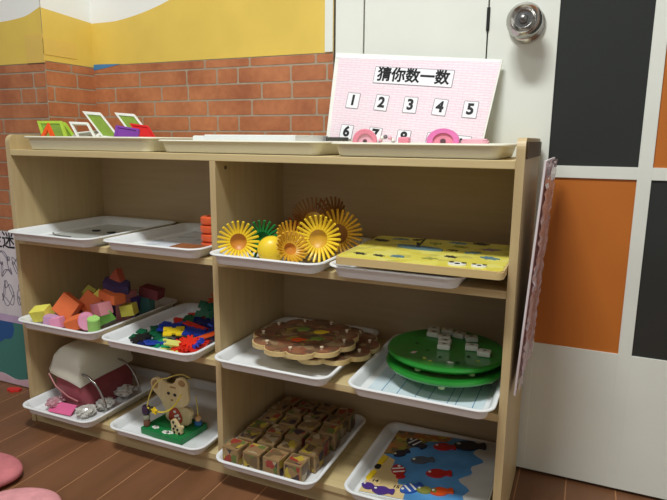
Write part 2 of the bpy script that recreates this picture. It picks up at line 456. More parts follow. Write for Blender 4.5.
def settle(o, key):
    """keep a loose thing inside its tray: above the tray floor and within the rim"""
    t_ = trays[key]; M_ = Matrix.LocRotScale(o.location, o.rotation_euler, o.scale)
    P = [M_ @ v.co for v in o.data.vertices]
    xs_ = [p.x for p in P]; ys_ = [p.y for p in P]; zm = min(p.z for p in P)
    hw = [max(v.co.x for v in t_.data.vertices), max(v.co.y for v in t_.data.vertices)]
    ins = 0.0225
    x0, x1 = t_.location.x-hw[0]+ins, t_.location.x+hw[0]-ins; y0, y1 = t_.location.y-hw[1]+ins, t_.location.y+hw[1]-ins
    if zm < floor_of(key)+0.024:
        if min(xs_) < x0: o.location.x += x0-min(xs_)
        if max(xs_) > x1: o.location.x -= max(xs_)-x1
        if min(ys_) < y0: o.location.y += y0-min(ys_)
    if zm < floor_of(key)+0.0003: o.location.z += floor_of(key)+0.0003-zm

# ------------------------------------------------------------------ top left tray: magnetic frame tiles
def poly(n, r, a0=0): return [(r*math.cos(a0+2*PI*i/n), r*math.sin(a0+2*PI*i/n)) for i in range(n)]
def skew(w_, h_, s): return [(-w_/2, -h_/2), (w_/2, -h_/2), (w_/2+s, h_/2), (-w_/2+s, h_/2)]
def frame_tile(pts, mt, mp, label, loc, rot, k=0.78, th=0.006):
    r = thing('magnetic_tile', label, 'magnetic tile', loc, rot, 'magnetic tiles piled in the top left tray')
    cx = sum(p[0] for p in pts)/len(pts); cy = sum(p[1] for p in pts)/len(pts)
    inner = [(cx+(p[0]-cx)*k, cy+(p[1]-cy)*k) for p in pts]
    link('frame', ring_prism(pts, inner, -th/2, th/2), mt, r)
    if mp: link('pane', prism(inner, -0.001, 0.001), mp, r)
    return r
lime = mat('lime_plastic', (176, 208, 70), 0.3); lime2 = mat('lime_translucent', (170, 205, 90), 0.2, trans=0.5)
orp = mat('orange_plastic', (240, 92, 34), 0.3); whp = mat('white_plastic', (236, 236, 226), 0.3)
pup = mat('purple_plastic', (120, 60, 150), 0.3); rdp = mat('red_plastic', (214, 40, 40), 0.3); gnp = mat('green_plastic', (30, 110, 60), 0.35)
clr = mat('smoky_clear_plastic', (190, 205, 195), 0.15, trans=0.7); yep = mat('yellow_plastic', (245, 210, 40), 0.35)
ZF = floor_of('r1a')
tri = poly(3, 0.036, PI/2)
frame_tile(skew(0.074, 0.062, -0.034), lime, lime2, 'lime green slanting tile standing at left end of tile pile', (0.082, 0.088, 0.7470), ang(72, 0, 8))
frame_tile(skew(0.074, 0.062, -0.060), lime, lime2, 'second lime slanting tile leaning close behind the first', (0.096, 0.112, 0.7450), ang(70, 0, 10))
frame_tile(tri, orp, None, 'orange triangle frame leaning against the lime tile', (0.086, 0.050, 0.7365), ang(78, -2, 8), 0.5)
frame_tile(skew(0.052, 0.064, -0.080), whp, lime2, 'white edged green tile slanting on top of pile', (0.262, 0.095, 0.7620), ang(68, 4, 6))
frame_tile(skew(0.056, 0.050, -0.050), whp, None, 'white open slanting frame in middle of tile pile', (0.222, 0.060, 0.7480), ang(64, 2, 4))
frame_tile(skew(0.080, 0.050, 0.0), whp, clr, 'white frame tile lying low at middle of pile', (0.185, 0.075, 0.7400), ang(26, -6, 12))
frame_tile(skew(0.062, 0.056, -0.076), whp, lime2, 'white edged lime tile at right top of pile', (0.325, 0.125, 0.7640), ang(66, 4, 0))
frame_tile(skew(0.060, 0.044, -0.010), pup, pup, 'purple tile low at the right of the pile', (0.335, 0.055, 0.7400), ang(60, 8, 10))
frame_tile(skew(0.060, 0.042, -0.060), rdp, rdp, 'red tile sloping down at right end of tile pile', (0.378, 0.092, 0.7430), ang(60, 6, -4))
frame_tile(poly(3, 0.04, 0), mat('grey_green_plastic', (120, 135, 115), 0.3), clr, 'grey green triangle tile lying beneath the others', (0.265, 0.095, 0.735), (math.radians(8), math.radians(5), 0.3))
frame_tile(poly(4, 0.04, 0), whp, clr, 'white square frame lying flat on tray floor', (0.225, 0.12, 0.716), (0, 0, 0.2))
frame_tile(poly(4, 0.04, 0.4), gnp, lime2, 'dark green square tile lying flat near tray back', (0.31, 0.19, 0.716), (0, 0, 0.1))

# top middle tray: white cards
paper = mat('white_paper', (232, 236, 238), 0.7, var=0.02)
grey_edge = mat('dark_card_edge', (66, 64, 60), 0.7)
ZF = floor_of('r1b')
def card_stack(x0, x1, y0, y1, h, label):
    r = thing('card_stack', label, 'cards', ((x0+x1)/2, (y0+y1)/2, ZF))
    w_ = x1-x0; d_ = y1-y0
    link('cards', bx(-w_/2, w_/2, -d_/2, d_/2, 0.0, h-0.002, 0.0006), paper, r)
    link('cover_card', bx(-w_/2+0.001, w_/2+0.001, -d_/2+0.002, d_/2+0.001, h-0.002, h, 0.0003), whp, r)
    return r
card_stack(0.545, 0.762, 0.050, 0.205, 0.036, 'long stack of white cards standing above rim of middle top tray')
card_stack(0.486, 0.538, 0.090, 0.205, 0.034, 'small stack of white cards at left end of middle top tray')
tag(link('black_case', bx(0.770, 0.812, 0.178, 0.206, ZF, ZF+0.033, 0.002), grey_edge), 'small black box beside the long card stack near the number board', 'box')

# ------------------------------------------------------------------ top right tray: pink rolls
pink = mat('pink_plastic', (232, 140, 160), 0.35); mag = mat('magenta_plastic', (226, 120, 178), 0.35); palepink = mat('pale_pink_plastic', (240, 180, 195), 0.4)
dkr = mat('dark_hole', (90, 60, 66), 0.6)
ZF = floor_of('r1c')
def roll(name, loc, r_, wd, ma, mb, label, rot):
    o = thing(name, label, 'toy', loc, rot)
    M_ = RX(PI/2)
    link('rim', lathe([(r_*0.62, -wd/2), (r_*0.94, -wd/2), (r_, -wd/2+0.003), (r_, wd/2-0.003), (r_*0.94, wd/2), (r_*0.62, wd/2), (r_*0.62, -wd/2)], 36, mtx=M_), ma, o, smooth=True)
    link('centre', lathe([(0, -wd*0.42), (r_*0.2, -wd*0.45), (r_*0.63, -wd*0.3), (r_*0.63, wd*0.3), (0, wd*0.3)], 30, mtx=M_), mb, o, smooth=True)
    link('hub', lathe([(0, wd*0.55), (r_*0.17, wd*0.55), (r_*0.17, wd*0.2), (0, wd*0.2)], 20, mtx=M_), dkr, o)
    return o
roll('toy_ring', (0.884, 0.115, ZF+0.0250), 0.0245, 0.018, pink, palepink, 'pink toy ring standing in the top tray below number six', (0, 0, 0.36))
roll('toy_ring', (1.040, 0.115, ZF+0.0250), 0.0245, 0.020, mag, pink, 'magenta toy ring standing in the tray at right of number board', (math.radians(-12), 0, 0.22)).scale = (1.25, 1, 1)
b_ = thing('beaded_bracelet', 'grey and white beaded bracelet between the pink toys in the top tray', 'bracelet', (0.928, 0.115, ZF+0.012))
for k in range(12):
    a = 2*PI*k/12
    link('bead', lathe([(0, -0.0045), (0.0032, -0.0032), (0.0045, 0), (0.0032, 0.0032), (0, 0.0045)], 12, mtx=T3((0.015*math.cos(a), 0.004*math.sin(3*a), 0.008+0.014*math.sin(a)))),
         [mat('grey_bead', (120, 110, 118), 0.3), whp, palepink][k % 3], b_, smooth=True)
o = link('eraser_block', bx(-0.011, 0.011, -0.008, 0.008, 0, 0.034, 0.003), pink); o.location = (0.962, 0.125, ZF)
tag(o, 'small pink block standing beside number eight in the top tray', 'block')
o = link('hair_clip', prism(smooth_poly([(-0.025, -0.01), (0.02, -0.012), (0.028, 0), (0.02, 0.012), (-0.025, 0.01)]), 0, 0.012, bev=0.003), palepink, smooth=True); o.location = (1.098, 0.118, ZF+0.019); o.rotation_euler = (0.1, 0, 0.1)
tag(o, 'pale pink flat clip resting at right of the magenta ring', 'clip')
o = link('tin_lid', bx(-0.03, 0.03, -0.02, 0.02, 0, 0.0185, 0.003), whp); o.location = (1.10, 0.118, ZF)
tag(o, 'low white box under the pale pink clip in the top tray', 'box')

# ------------------------------------------------------------------ number board leaning on the door
ink = mat('black_ink', (22, 22, 24), 0.6, var=0)
def gingham():
    m = bpy.data.materials.new('pink_woven_print'); m.use_nodes = True; nt = m.node_tree; N = nt.nodes; L = nt.links
    b = N['Principled BSDF']; b.inputs['Roughness'].default_value = 0.35
    tc = N.new('ShaderNodeTexCoord'); br = N.new('ShaderNodeTexBrick'); br.inputs['Scale'].default_value = 1.0
    br.inputs['Brick Width'].default_value = 0.022; br.inputs['Row Height'].default_value = 0.0055; br.inputs['Mortar Size'].default_value = 0.0007
    br.inputs['Color1'].default_value = lin((240, 216, 224)); br.inputs['Color2'].default_value = lin((236, 222, 228)); br.inputs['Mortar'].default_value = lin((228, 200, 210))
    L.new(tc.outputs['Object'], br.inputs['Vector']); L.new(br.outputs['Color'], b.inputs['Base Color'])
    return m
ging = gingham()
card_white = mat('card_white', (240, 240, 242), 0.5, var=0.01); card_edge = mat('card_grey_border', (150, 140, 146), 0.5)
BW, BH = 0.374, 0.197
nb = thing('number_board', 'pink number board with black digits leaning on the white door above the shelf', 'board')
# board frame: local x right, y up in the board, z out of the board towards the room
tilt = math.atan2(0.05, 0.19); rolln = math.radians(-5.2)
nb.matrix_world = T3((0.921, 0.258, 0.8215)) @ RX(PI/2 - tilt) @ RZ(rolln)
TR = lambda m_: [(-BW/2+m_, BH/2-m_), (BW/2-m_, BH/2-m_), (BW/2-0.008-m_, -BH/2+m_), (-BW/2+0.018+m_, -BH/2+m_)]
link('backing_board', prism(TR(0), -0.004, 0.0), whp, nb)
link('printed_sheet', prism([(-BW/2+0.010, BH/2-0.003), (BW/2-0.003, BH/2-0.003), (BW/2-0.011, -BH/2+0.003), (-BW/2+0.026, -BH/2+0.003)], 0.0, 0.0006), ging, nb)
# plain white upper edge of the sheet
link('white_border', prism([(-BW/2+0.003, BH/2-0.012), (-0.02, BH/2-0.011), (BW/2-0.003, BH/2-0.006), (BW/2-0.003, BH/2-0.002), (-BW/2+0.003, BH/2-0.002)], 0.0006, 0.0009), card_white, nb)
def glued_card(px, py, w_, h_, s, size, nm_card, nm_text, bold, rz=0.0):
    b0 = link(nm_card, prism(rrect(w_, h_, 0.002, 2), 0.0006, 0.0012), card_edge, nb, loc=(px, py, 0), rot=(0, 0, rz))
    b0['label'] = 'white card with grey border'
    link('card_face', prism(rrect(w_-0.003, h_-0.003, 0.001, 2), 0.0012, 0.0016), card_white, b0)
    if isinstance(s, str): tb = text_bm(s, size, 0.0002, bold)
    else: tb = s
    if len(nm_text) > 10:      # heavier brush-like strokes
        base = tb.copy()
        for dx, dy in ((0.0005, 0), (0, 0.0005), (-0.0005, 0), (0, -0.0005)):
            c2 = base.copy(); merge(tb, c2, T3((dx, dy, 0.00002*(dx+dy)/0.0005)))
        base.free()
    tb.transform(T3((0, 0, 0.0020)))
    link(nm_text, tb, ink, b0)['label'] = 'black lettering'
glued_card(0.006, 0.0522, 0.178, 0.038, '猜你数一数', 0.0325, 'title_card', 'title_lettering', 0.0004, 0.0)
xs = [-0.124, -0.056, 0.010, 0.075, 0.139]
for i, x in enumerate(xs):
    glued_card(x+0.003, -0.0092, 0.031, 0.036, str(i+1), 0.031, 'number_card', 'numeral', 0.0012, random.uniform(-0.05, 0.05))
for i, x in enumerate(xs):
    glued_card(x+0.002, -0.0805, 0.031, 0.0330, str(i+6), 0.031 if i < 4 else 0.024, 'number_card', 'numeral', 0.0012, random.uniform(-0.05, 0.05))

# ------------------------------------------------------------------ upper shelf contents
ZF = floor_of('r2a')
grey_sheet = mat('grey_film', (200, 205, 200), 0.25, var=0.03)
o = link('film_sheet', prism(rrect(0.225, 0.265, 0.008), 0, 0.0008), grey_sheet); o.location = (0.1675, 0.12, ZF+0.0002)
tag(o, 'thin grey sheet lying in the upper left tray', 'sheet')
blk = mat('black_plastic', (30, 30, 32), 0.4)
for x, y in ((0.117, 0.150), (0.176, 0.143)):  # two plain dark spots, built as thin discs
    o = link('dark_disc', lathe([(0, 0), (0.010, 0), (0.011, 0.001), (0.010, 0.0025), (0, 0.003)], 20), blk, smooth=True); o.location = (x, y, ZF+0.0012)
    tag(o, 'small black disc on the grey sheet, %s of the pair' % ('left' if x < .15 else 'right'), 'disc', 'black discs on the grey sheet')
o = link('shoelace', tube([(0.052, 0.070, ZF+0.003), (0.080, 0.052, ZF+0.003), (0.110, 0.046, ZF+0.003), (0.142, 0.045, ZF+0.003)], 0.0016), mat('grey_cord', (110, 108, 104), 0.6))
tag(o, 'short dark grey cord curved on the grey sheet in upper left tray', 'cord')
# white sheet with faint blue pattern + wooden strip + orange rings
ZF = floor_of('r2b')
sheet_art = art('faint_blue_print', [(226, 230, 236), (214, 220, 232), (232, 234, 236), (200, 208, 214), (228, 230, 234)], 28, 0.5)
o = link('picture_sheet', prism(rrect(0.205, 0.262, 0.004), 0, 0.0008), sheet_art); o.location = (0.452, 0.130, ZF+0.0002)
tag(o, 'white sheet with faint pattern in the tray of the orange rings', 'sheet')
o = link('wooden_lid', bx(-0.036, 0.036, -0.022, 0.022, 0, 0.0175, 0.0012), wood('brown_wood', (130, 76, 44), (158, 98, 60), 'Y')); o.location = (0.525, 0.014, ZF+0.0004)
tag(o, 'flat brown wooden block lying in front of the orange rings', 'block')
org = mat('orange_ring_plastic', (222, 96, 54), 0.35, var=0.05)
for k in range(4):
    h = 0.0185
    o = link('orange_ring', lathe([(0.012, 0.001), (0.020, 0), (0.0242, 0.003), (0.0250, h/2), (0.0242, h-0.003), (0.020, h-0.0003), (0.012, h-0.001), (0.010, h/2), (0.012, 0.001)], 32), org, smooth=True)
    o.location = (0.551+0.001*(k % 2), 0.060, ZF+0.0045+k*0.0187)
    tag(o, 'orange ring, %s in the stack on the upper shelf' % ['lowest', 'second from the bottom', 'second from the top', 'topmost'][k], 'ring', 'stack of orange rings')

# spiky toys
sy = mat('spiky_yellow', (240, 205, 50), 0.35); so_ = mat('spiky_orange', (196, 126, 40), 0.4); sg = mat('spiky_green', (30, 130, 62), 0.4); sb = mat('spiky_brown', (150, 96, 40), 0.45)
so2 = mat('spiky_shaded_gold', (208, 158, 44), 0.4)  # gold with the brownish shadows among the spikes put into its colour
def spiky_toy(label, loc, rot, R, m_sp, m_hub, n=24, fwd=0.35, r_=0.0029, hub=0.46, deep=0.010):
    o = thing('spiky_toy', label, 'toy', loc, rot, 'yellow spiky toys in the upper tray')
    h = R*hub
    link('hub', lathe([(0, -deep), (h*0.6, -deep*0.9), (h*0.95, -0.003), (h, 0.0), (h*0.93, 0.002), (h*0.55, -deep*0.5), (0, -deep*0.6)], 28), m_hub, o, smooth=True)
    for k in range(n):
        a = 2*PI*k/n; ca, sa = math.cos(a), math.sin(a)
        pts = []; rs = []
        for q in range(5):
            u = q/4; rr_ = h*0.9+(R-h*0.9)*u; z = fwd*R*(u**1.6)
            pts.append((rr_*ca, rr_*sa, z)); rs.append(r_*(1.1-0.25*u))
        link('spike', tube(pts, rs, 6), m_sp, o, smooth=True)
    return o
ZF = floor_of('r2c')
spiky_toy('yellow spiky disc facing out at left end of the spiky toy tray', (0.664, -0.008, ZF+0.0415), ang(82, 0, 30), 0.041, sy, so_, 24, 0.25)
spiky_toy('green spiky disc behind the left yellow spiky disc', (0.692, 0.036, ZF+0.041), ang(84, 0, 34), 0.040, sg, sg, 22, 0.25)
spiky_toy('large yellow spiky disc facing out at right of the spiky toy tray', (0.814, 0.050, ZF+0.050), ang(80, 0, 14), 0.046, sy, so2, 26, 0.30)
spiky_toy('brown gold spiky disc behind the large right spiky disc', (0.838, 0.090, ZF+0.056), ang(84, 0, 20), 0.050, so2, sb, 28, 0.25)
spiky_toy('gold spiky disc lying tilted in the middle of the tray', (0.758, 0.052, ZF+0.040), ang(40, 10, 40), 0.040, so2, sy, 24, 0.5)
spiky_toy('brown spiky disc on top of the spiky toy heap', (0.768, 0.120, ZF+0.080), ang(40, 0, 20), 0.042, sb, so2, 26, 0.5, 0.0022)
spiky_toy('dark gold spiky disc at the top of the heap towards the back', (0.790, 0.165, ZF+0.078), ang(60, 0, -10), 0.042, MATS['spiky_brown'], sb, 22, 0.4)
spiky_toy('gold spiky disc low in front between the bell and the large disc', (0.776, 0.000, ZF+0.034), ang(60, 0, 50), 0.032, so2, so_, 22, 0.5)
spiky_toy('red brown spiky disc under the heap at the back', (0.735, 0.130, ZF+0.042), ang(60, 0, 20), 0.042, mat('spiky_rust', (190, 92, 40), 0.4), sb, 22, 0.4)
o = thing('yellow_bell', 'smooth yellow rounded cup lying in front of the spiky discs', 'toy', (0.733, 0.004, ZF+0.0290), ang(78, 0, 32))
o.scale = (1.25, 1.25, 1.25)
link('cup', lathe([(0.0, 0.016), (0.012, 0.014), (0.020, 0.007), (0.0225, -0.004), (0.0215, -0.016), (0.0195, -0.016), (0.0195, -0.004), (0.010, 0.008), (0, 0.010)], 32), sy, o, smooth=True)
link('knob', lathe([(0, -0.020), (0.006, -0.018), (0.008, -0.010), (0.006, 0.0), (0, 0.004)], 20), so2, o, smooth=True)

# yellow puzzle board lying across its tray
bw = wood('board_wood', (206, 178, 120), (220, 194, 140), 'X', 0.45)
yart = art('yellow_board_print', [(226, 214, 92), (232, 222, 110), (220, 206, 84), (228, 218, 100), (206, 196, 96), (230, 222, 120)], 40, 0.35, False)
pb = thing('puzzle_board', 'yellow square wooden puzzle board tilted over the rim of its tray', 'puzzle board', (1.0370, 0.078, S2+0.0290), ang(0.0, 0, 0.5))
link('board', prism(rrect(0.293, 0.255, 0.012), 0, 0.0135, bev=0.002), bw, pb)
link('printed_face', prism(rrect(0.287, 0.249, 0.010), 0.0135, 0.0142), yart, pb)
darkart = mat('dark_print', (56, 52, 50), 0.5); blueart = mat('blue_grey_print', (96, 130, 150), 0.4)
def flat_piece(name, pts, x, y, z0, z1, m_, par, rz=0, bev=0.0006):
    return link(name, prism(pts, z0, z1, bev=bev), m_, par, loc=(x, y, 0), rot=(0, 0, rz))
fish = smooth_poly([(-.050, 0), (-.030, .012), (.0, .017), (.035, .012), (.055, .0), (.030, -.012), (-.02, -.014)])
fp = flat_piece('long_blue_piece', fish, -0.030, 0.010, 0.0142, 0.0175, blueart, pb, -0.15); fp['label'] = 'blue grey whale shaped piece'
link('knob', lathe([(0, 0), (0.003, 0), (0.0022, 0.004), (0.0034, 0.008), (0, 0.009)], 12, mtx=T3((0.0, 0, 0.0175))), darkart, fp)
def splay(n, r1, r2, seed):
    rr = random.Random(seed)
    return [((r1 if i % 2 else r2)*rr.uniform(.8, 1.2)*math.cos(PI*i/n), (r1 if i % 2 else r2)*rr.uniform(.8, 1.2)*math.sin(PI*i/n)*0.6) for i in range(2*n)]
for i, (x, y, s, m_, l_) in enumerate([(-0.112, -0.085, 0.016, darkart, 'dark animal picture'), (-0.075, -0.09, 0.012, darkart, 'dark animal picture'), (-0.04, -0.085, 0.014, blueart, 'grey animal picture'),
        (0.015, -0.075, 0.016, mat('olive_print', (150, 150, 70), 0.5), 'olive picture'), (0.045, -0.045, 0.014, darkart, 'dark tree picture'), (-0.12, 0.06, 0.016, darkart, 'dark picture'),
        (-0.09, 0.095, 0.02, blueart, 'blue grey picture'), (-0.055, 0.10, 0.014, darkart, 'dark picture'), (-0.01, 0.07, 0.016, MATS['olive_print'], 'olive picture'),
        (0.035, 0.02, 0.013, darkart, 'dark picture'), (0.075, 0.01, 0.018, blueart, 'grey picture'), (0.11, -0.03, 0.018, blueart, 'grey picture'), (0.10, 0.055, 0.022, mat('mauve_print', (130, 110, 140), 0.5), 'mauve picture'),
        (0.03, 0.10, 0.018, blueart, 'grey picture'), (0.075, 0.105, 0.016, darkart, 'dark picture'), (0.04, 0.06, 0.018, MATS['olive_print'], 'olive picture')]):
    flat_piece('picture_piece', splay(6, s, s*0.6, i), x, y, 0.0142, 0.0148+0.0008*(i % 3), m_, pb, random.uniform(-.5, .5), 0)['label'] = l_
link('groove', bx(-0.002, 0.002, -0.0, 0.10, 0.0142, 0.0145, mtx=T3((-0.035, 0.03, 0)) @ RZ(0.1)), darkart, pb)['label'] = 'dark divider line'
for k, (x, rr_) in enumerate(((0.068, 0.011), (0.104, 0.009))):
    c_ = flat_piece('panda_piece', circ(rr_*1.4, 20, ry=rr_), x, -0.1045, 0.0142, 0.0170, whp, pb, 0); c_['label'] = 'white and black animal piece'
    for sx in (-1, 0.1, 1.1):
        link('black_patch', prism(circ(rr_*0.42, 12, sx*rr_*0.9, (0.75 if sx != 0.1 else -0.5)*rr_*0.6), 0.0170, 0.0176), blk, c_)

# ------------------------------------------------------------------ middle shelf: foam blocks
fcol = {'yellow': (236, 226, 96), 'pink': (236, 158, 190), 'orange': (228, 116, 64), 'mauve': (204, 132, 138), 'green': (128, 190, 84), 'lime green': (166, 214, 118), 'navy': (66, 52, 92),
        'rust': (190, 96, 70), 'olive': (176, 166, 70), 'indigo': (84, 72, 150), 'dark red': (136, 66, 72), 'teal': (92, 150, 146), 'lilac': (206, 160, 196)}
fm = {k: mat('foam_'+k.replace(' ', '_'), v, 0.75, var=0.05, scale=60) for k, v in fcol.items()}
def foam(shape, col, loc, rot, sz, label):
    if shape == 'box': bm = bx(-sz[0]/2, sz[0]/2, -sz[1]/2, sz[1]/2, -sz[2]/2, sz[2]/2, 0.0012)
    elif shape == 'tri': bm = prism([(-sz[0]/2, -sz[1]/2), (sz[0]/2, -sz[1]/2), (0, sz[1]/2)], -sz[2]/2, sz[2]/2, bev=0.001)
    elif shape == 'hex': bm = prism([(p[0], p[1]*sz[1]/sz[0]) for p in poly(6, sz[0]/2)], -sz[2]/2, sz[2]/2, bev=0.001)
    elif shape == 'cyl': bm = prism(circ(sz[0]/2, 28), -sz[2]/2, sz[2]/2, bev=0.001)
    elif shape == 'arch':
        P = [(-sz[0]/2, -sz[1]/2), (-sz[0]*.22, -sz[1]/2)] + [(-sz[0]*.22*math.cos(PI*i/8), -sz[1]/2+sz[0]*.22*math.sin(PI*i/8)) for i in range(1, 8)] + [(sz[0]*.22, -sz[1]/2), (sz[0]/2, -sz[1]/2), (sz[0]/2, sz[1]/2), (-sz[0]/2, sz[1]/2)]
        bm = prism(P, -sz[2]/2, sz[2]/2)
    o = link('foam_block', bm, fm[col]); o.scale = (1.1, 1.1, 1.1); o.location = loc; o.rotation_euler = ang(*rot)
    settle(o, 'r3a')
    tag(o, label, 'block', 'foam blocks heaped in the middle shelf tray')
    return o
foam('box', 'yellow', (0.060, 0.006, 0.3020), (20, -10, 14), (0.040, 0.028, 0.028), 'yellow block at the front left corner of block heap')
foam('box', 'lilac', (0.104, -0.006, 0.2890), (0, 6, 30), (0.032, 0.024, 0.024), 'small lilac block on the tray beside the yellow corner block')
foam('box', 'pink', (0.130, -0.016, 0.2890), (0, -12, 12), (0.026, 0.020, 0.024), 'small pink block below the big orange square')
foam('box', 'orange', (0.128, 0.032, 0.3200), (72, 33, 8), (0.048, 0.048, 0.022), 'big orange square block tipped on its corner at the front')
foam('box', 'orange', (0.162, 0.072, 0.3220), (60, 30, 4), (0.046, 0.044, 0.020), 'second orange square block leaning behind the big one')
foam('box', 'orange', (0.178, -0.008, 0.2910), (12, -20, 20), (0.034, 0.026, 0.026), 'small orange block at the tray front beside the pink arch')
foam('cyl', 'pink', (0.214, -0.004, 0.3010), (84, 0, 52), (0.036, 0.036, 0.034), 'pink round block lying at the front middle of the heap')
foam('box', 'mauve', (0.222, 0.050, 0.3220), (4, -14, -20), (0.046, 0.030, 0.028), 'mauve block above the pink round block')
foam('cyl', 'lime green', (0.249, 0.006, 0.2950), (10, 12, 0), (0.026, 0.026, 0.036), 'pale green cylinder block at the front right of the heap')
foam('tri', 'green', (0.254, 0.058, 0.3060), (20, -25, 30), (0.050, 0.042, 0.026), 'green triangle block beside the pale green cylinder')
foam('box', 'yellow', (0.262, 0.100, 0.3120), (0, -10, 18), (0.032, 0.026, 0.026), 'small yellow block at right under the orange slab')
foam('box', 'orange', (0.232, 0.076, 0.3480), (0, 6, -12), (0.060, 0.030, 0.020), 'orange slab lying across the heap under the dark hexagon')
foam('tri', 'yellow', (0.172, 0.088, 0.3400), (70, 20, 20), (0.034, 0.034, 0.020), 'yellow triangle block left of the orange slab')
foam('box', 'olive', (0.128, 0.102, 0.3390), (40, 30, 20), (0.024, 0.024, 0.020), 'olive yellow block behind the two orange squares')
foam('hex', 'navy', (0.222, 0.104, 0.3690), (8, 8, -10), (0.084, 0.050, 0.020), 'dark purple hexagon slab high on the heap')
foam('tri', 'rust', (0.216, 0.116, 0.3940), (80, 4, -8), (0.044, 0.030, 0.018), 'rust triangle block standing on the dark hexagon')
foam('box', 'indigo', (0.262, 0.140, 0.3040), (0, 8, 24), (0.030, 0.030, 0.052), 'indigo upright block at the right of the heap')
foam('box', 'dark red', (0.258, 0.190, 0.3350), (0, 10, 10), (0.050, 0.034, 0.024), 'dark red block resting at the back right')
foam('box', 'teal', (0.262, 0.188, 0.2990), (0, 0, 14), (0.036, 0.030, 0.044), 'teal block under the dark red block')
foam('box', 'navy', (0.150, 0.135, 0.3000), (0, 0, 30), (0.050, 0.040, 0.050), 'dark purple cube in the middle of the heap')
foam('arch', 'green', (0.080, 0.110, 0.2880), (0, 0, 10), (0.060, 0.040, 0.030), 'green arch block lying low at the left back')
foam('box', 'mauve', (0.220, 0.135, 0.3080), (0, 0, 5), (0.040, 0.030, 0.070), 'tall mauve block hidden behind the orange slab')
foam('box', 'rust', (0.100, 0.060, 0.2880), (0, 0, 20), (0.044, 0.036, 0.030), 'rust block low behind the yellow corner block')
foam('tri', 'yellow', (0.160, 0.215, 0.2860), (0, 0, 200), (0.060, 0.045, 0.026), 'yellow triangle lying at the back of the block tray')

# flat plastic building pieces
pm = {'blue': mat('piece_blue', (34, 66, 172), 0.35), 'red': mat('piece_red', (222, 48, 30), 0.35), 'green': mat('piece_green', (18, 92, 60), 0.4), 'yellow': yep,
      'orange': orp, 'navy': mat('piece_navy', (24, 34, 96), 0.4), 'light blue': mat('piece_light_blue', (150, 200, 214), 0.3), 'pale yellow': mat('piece_pale_yellow', (226, 226, 120), 0.3),
      'black': blk, 'emerald': mat('piece_emerald', (20, 140, 90), 0.35)}
def burr(n, ro, ri):
    P = []
    for k in range(n):
        a = 2*PI*k/n; s = PI/n*0.5
        P += [(ro*math.cos(a-s), ro*math.sin(a-s)), (ri*1.05*math.cos(a-s*.25), ri*1.05*math.sin(a-s*.25)) if False else (ro*math.cos(a-s*.4), ro*math.sin(a-s*.4)), (ri*1.25*math.cos(a), ri*1.25*math.sin(a)), (ro*math.cos(a+s*.4), ro*math.sin(a+s*.4)),
              (ro*math.cos(a+s), ro*math.sin(a+s)), (ri*math.cos(a+2*s), ri*math.sin(a+2*s))]
    return P
pshape = {'square': [(-.021, -.021), (-.004, -.021), (-.004, -.013), (.004, -.013), (.004, -.021), (.021, -.021), (.021, -.004), (.013, -.004), (.013, .004), (.021, .004), (.021, .021), (.004, .021), (.004, .013), (-.004, .013), (-.004, .021), (-.021, .021), (-.021, .004), (-.013, .004), (-.013, -.004), (-.021, -.004)],
          'burr': burr(6, 0.021, 0.010), 'tri': [(-.022, -.016), (-.004, -.016), (0, -.008), (.004, -.016), (.022, -.016), (.004, .018), (-.004, .018)], 'bar': [(-.03, -.007), (.03, -.007), (.03, -.003), (.024, -.003), (.024, .003), (.03, .003), (.03, .007), (-.03, .007), (-.03, .003), (-.024, .003), (-.024, -.003), (-.03, -.003)]}
pmesh = {}
ZF = floor_of('r3b')
def piece(sh, col, x, y, z, rot, label):
    key = (sh, col)
    if key not in pmesh:
        o = link('connector_piece', prism(pshape[sh], -0.0018, 0.0018, bev=0.0004), pm[col]); pmesh[key] = o.data
    else:
        o = bpy.data.objects.new('connector_piece', pmesh[key]); COL.objects.link(o)
    o.location = (x, y, z); o.rotation_euler = ang(*rot); o.scale = (1.15, 1.15, 1.2)
    settle(o, 'r3b')
    tag(o, label, 'toy piece', 'flat plastic connector pieces in the tray')
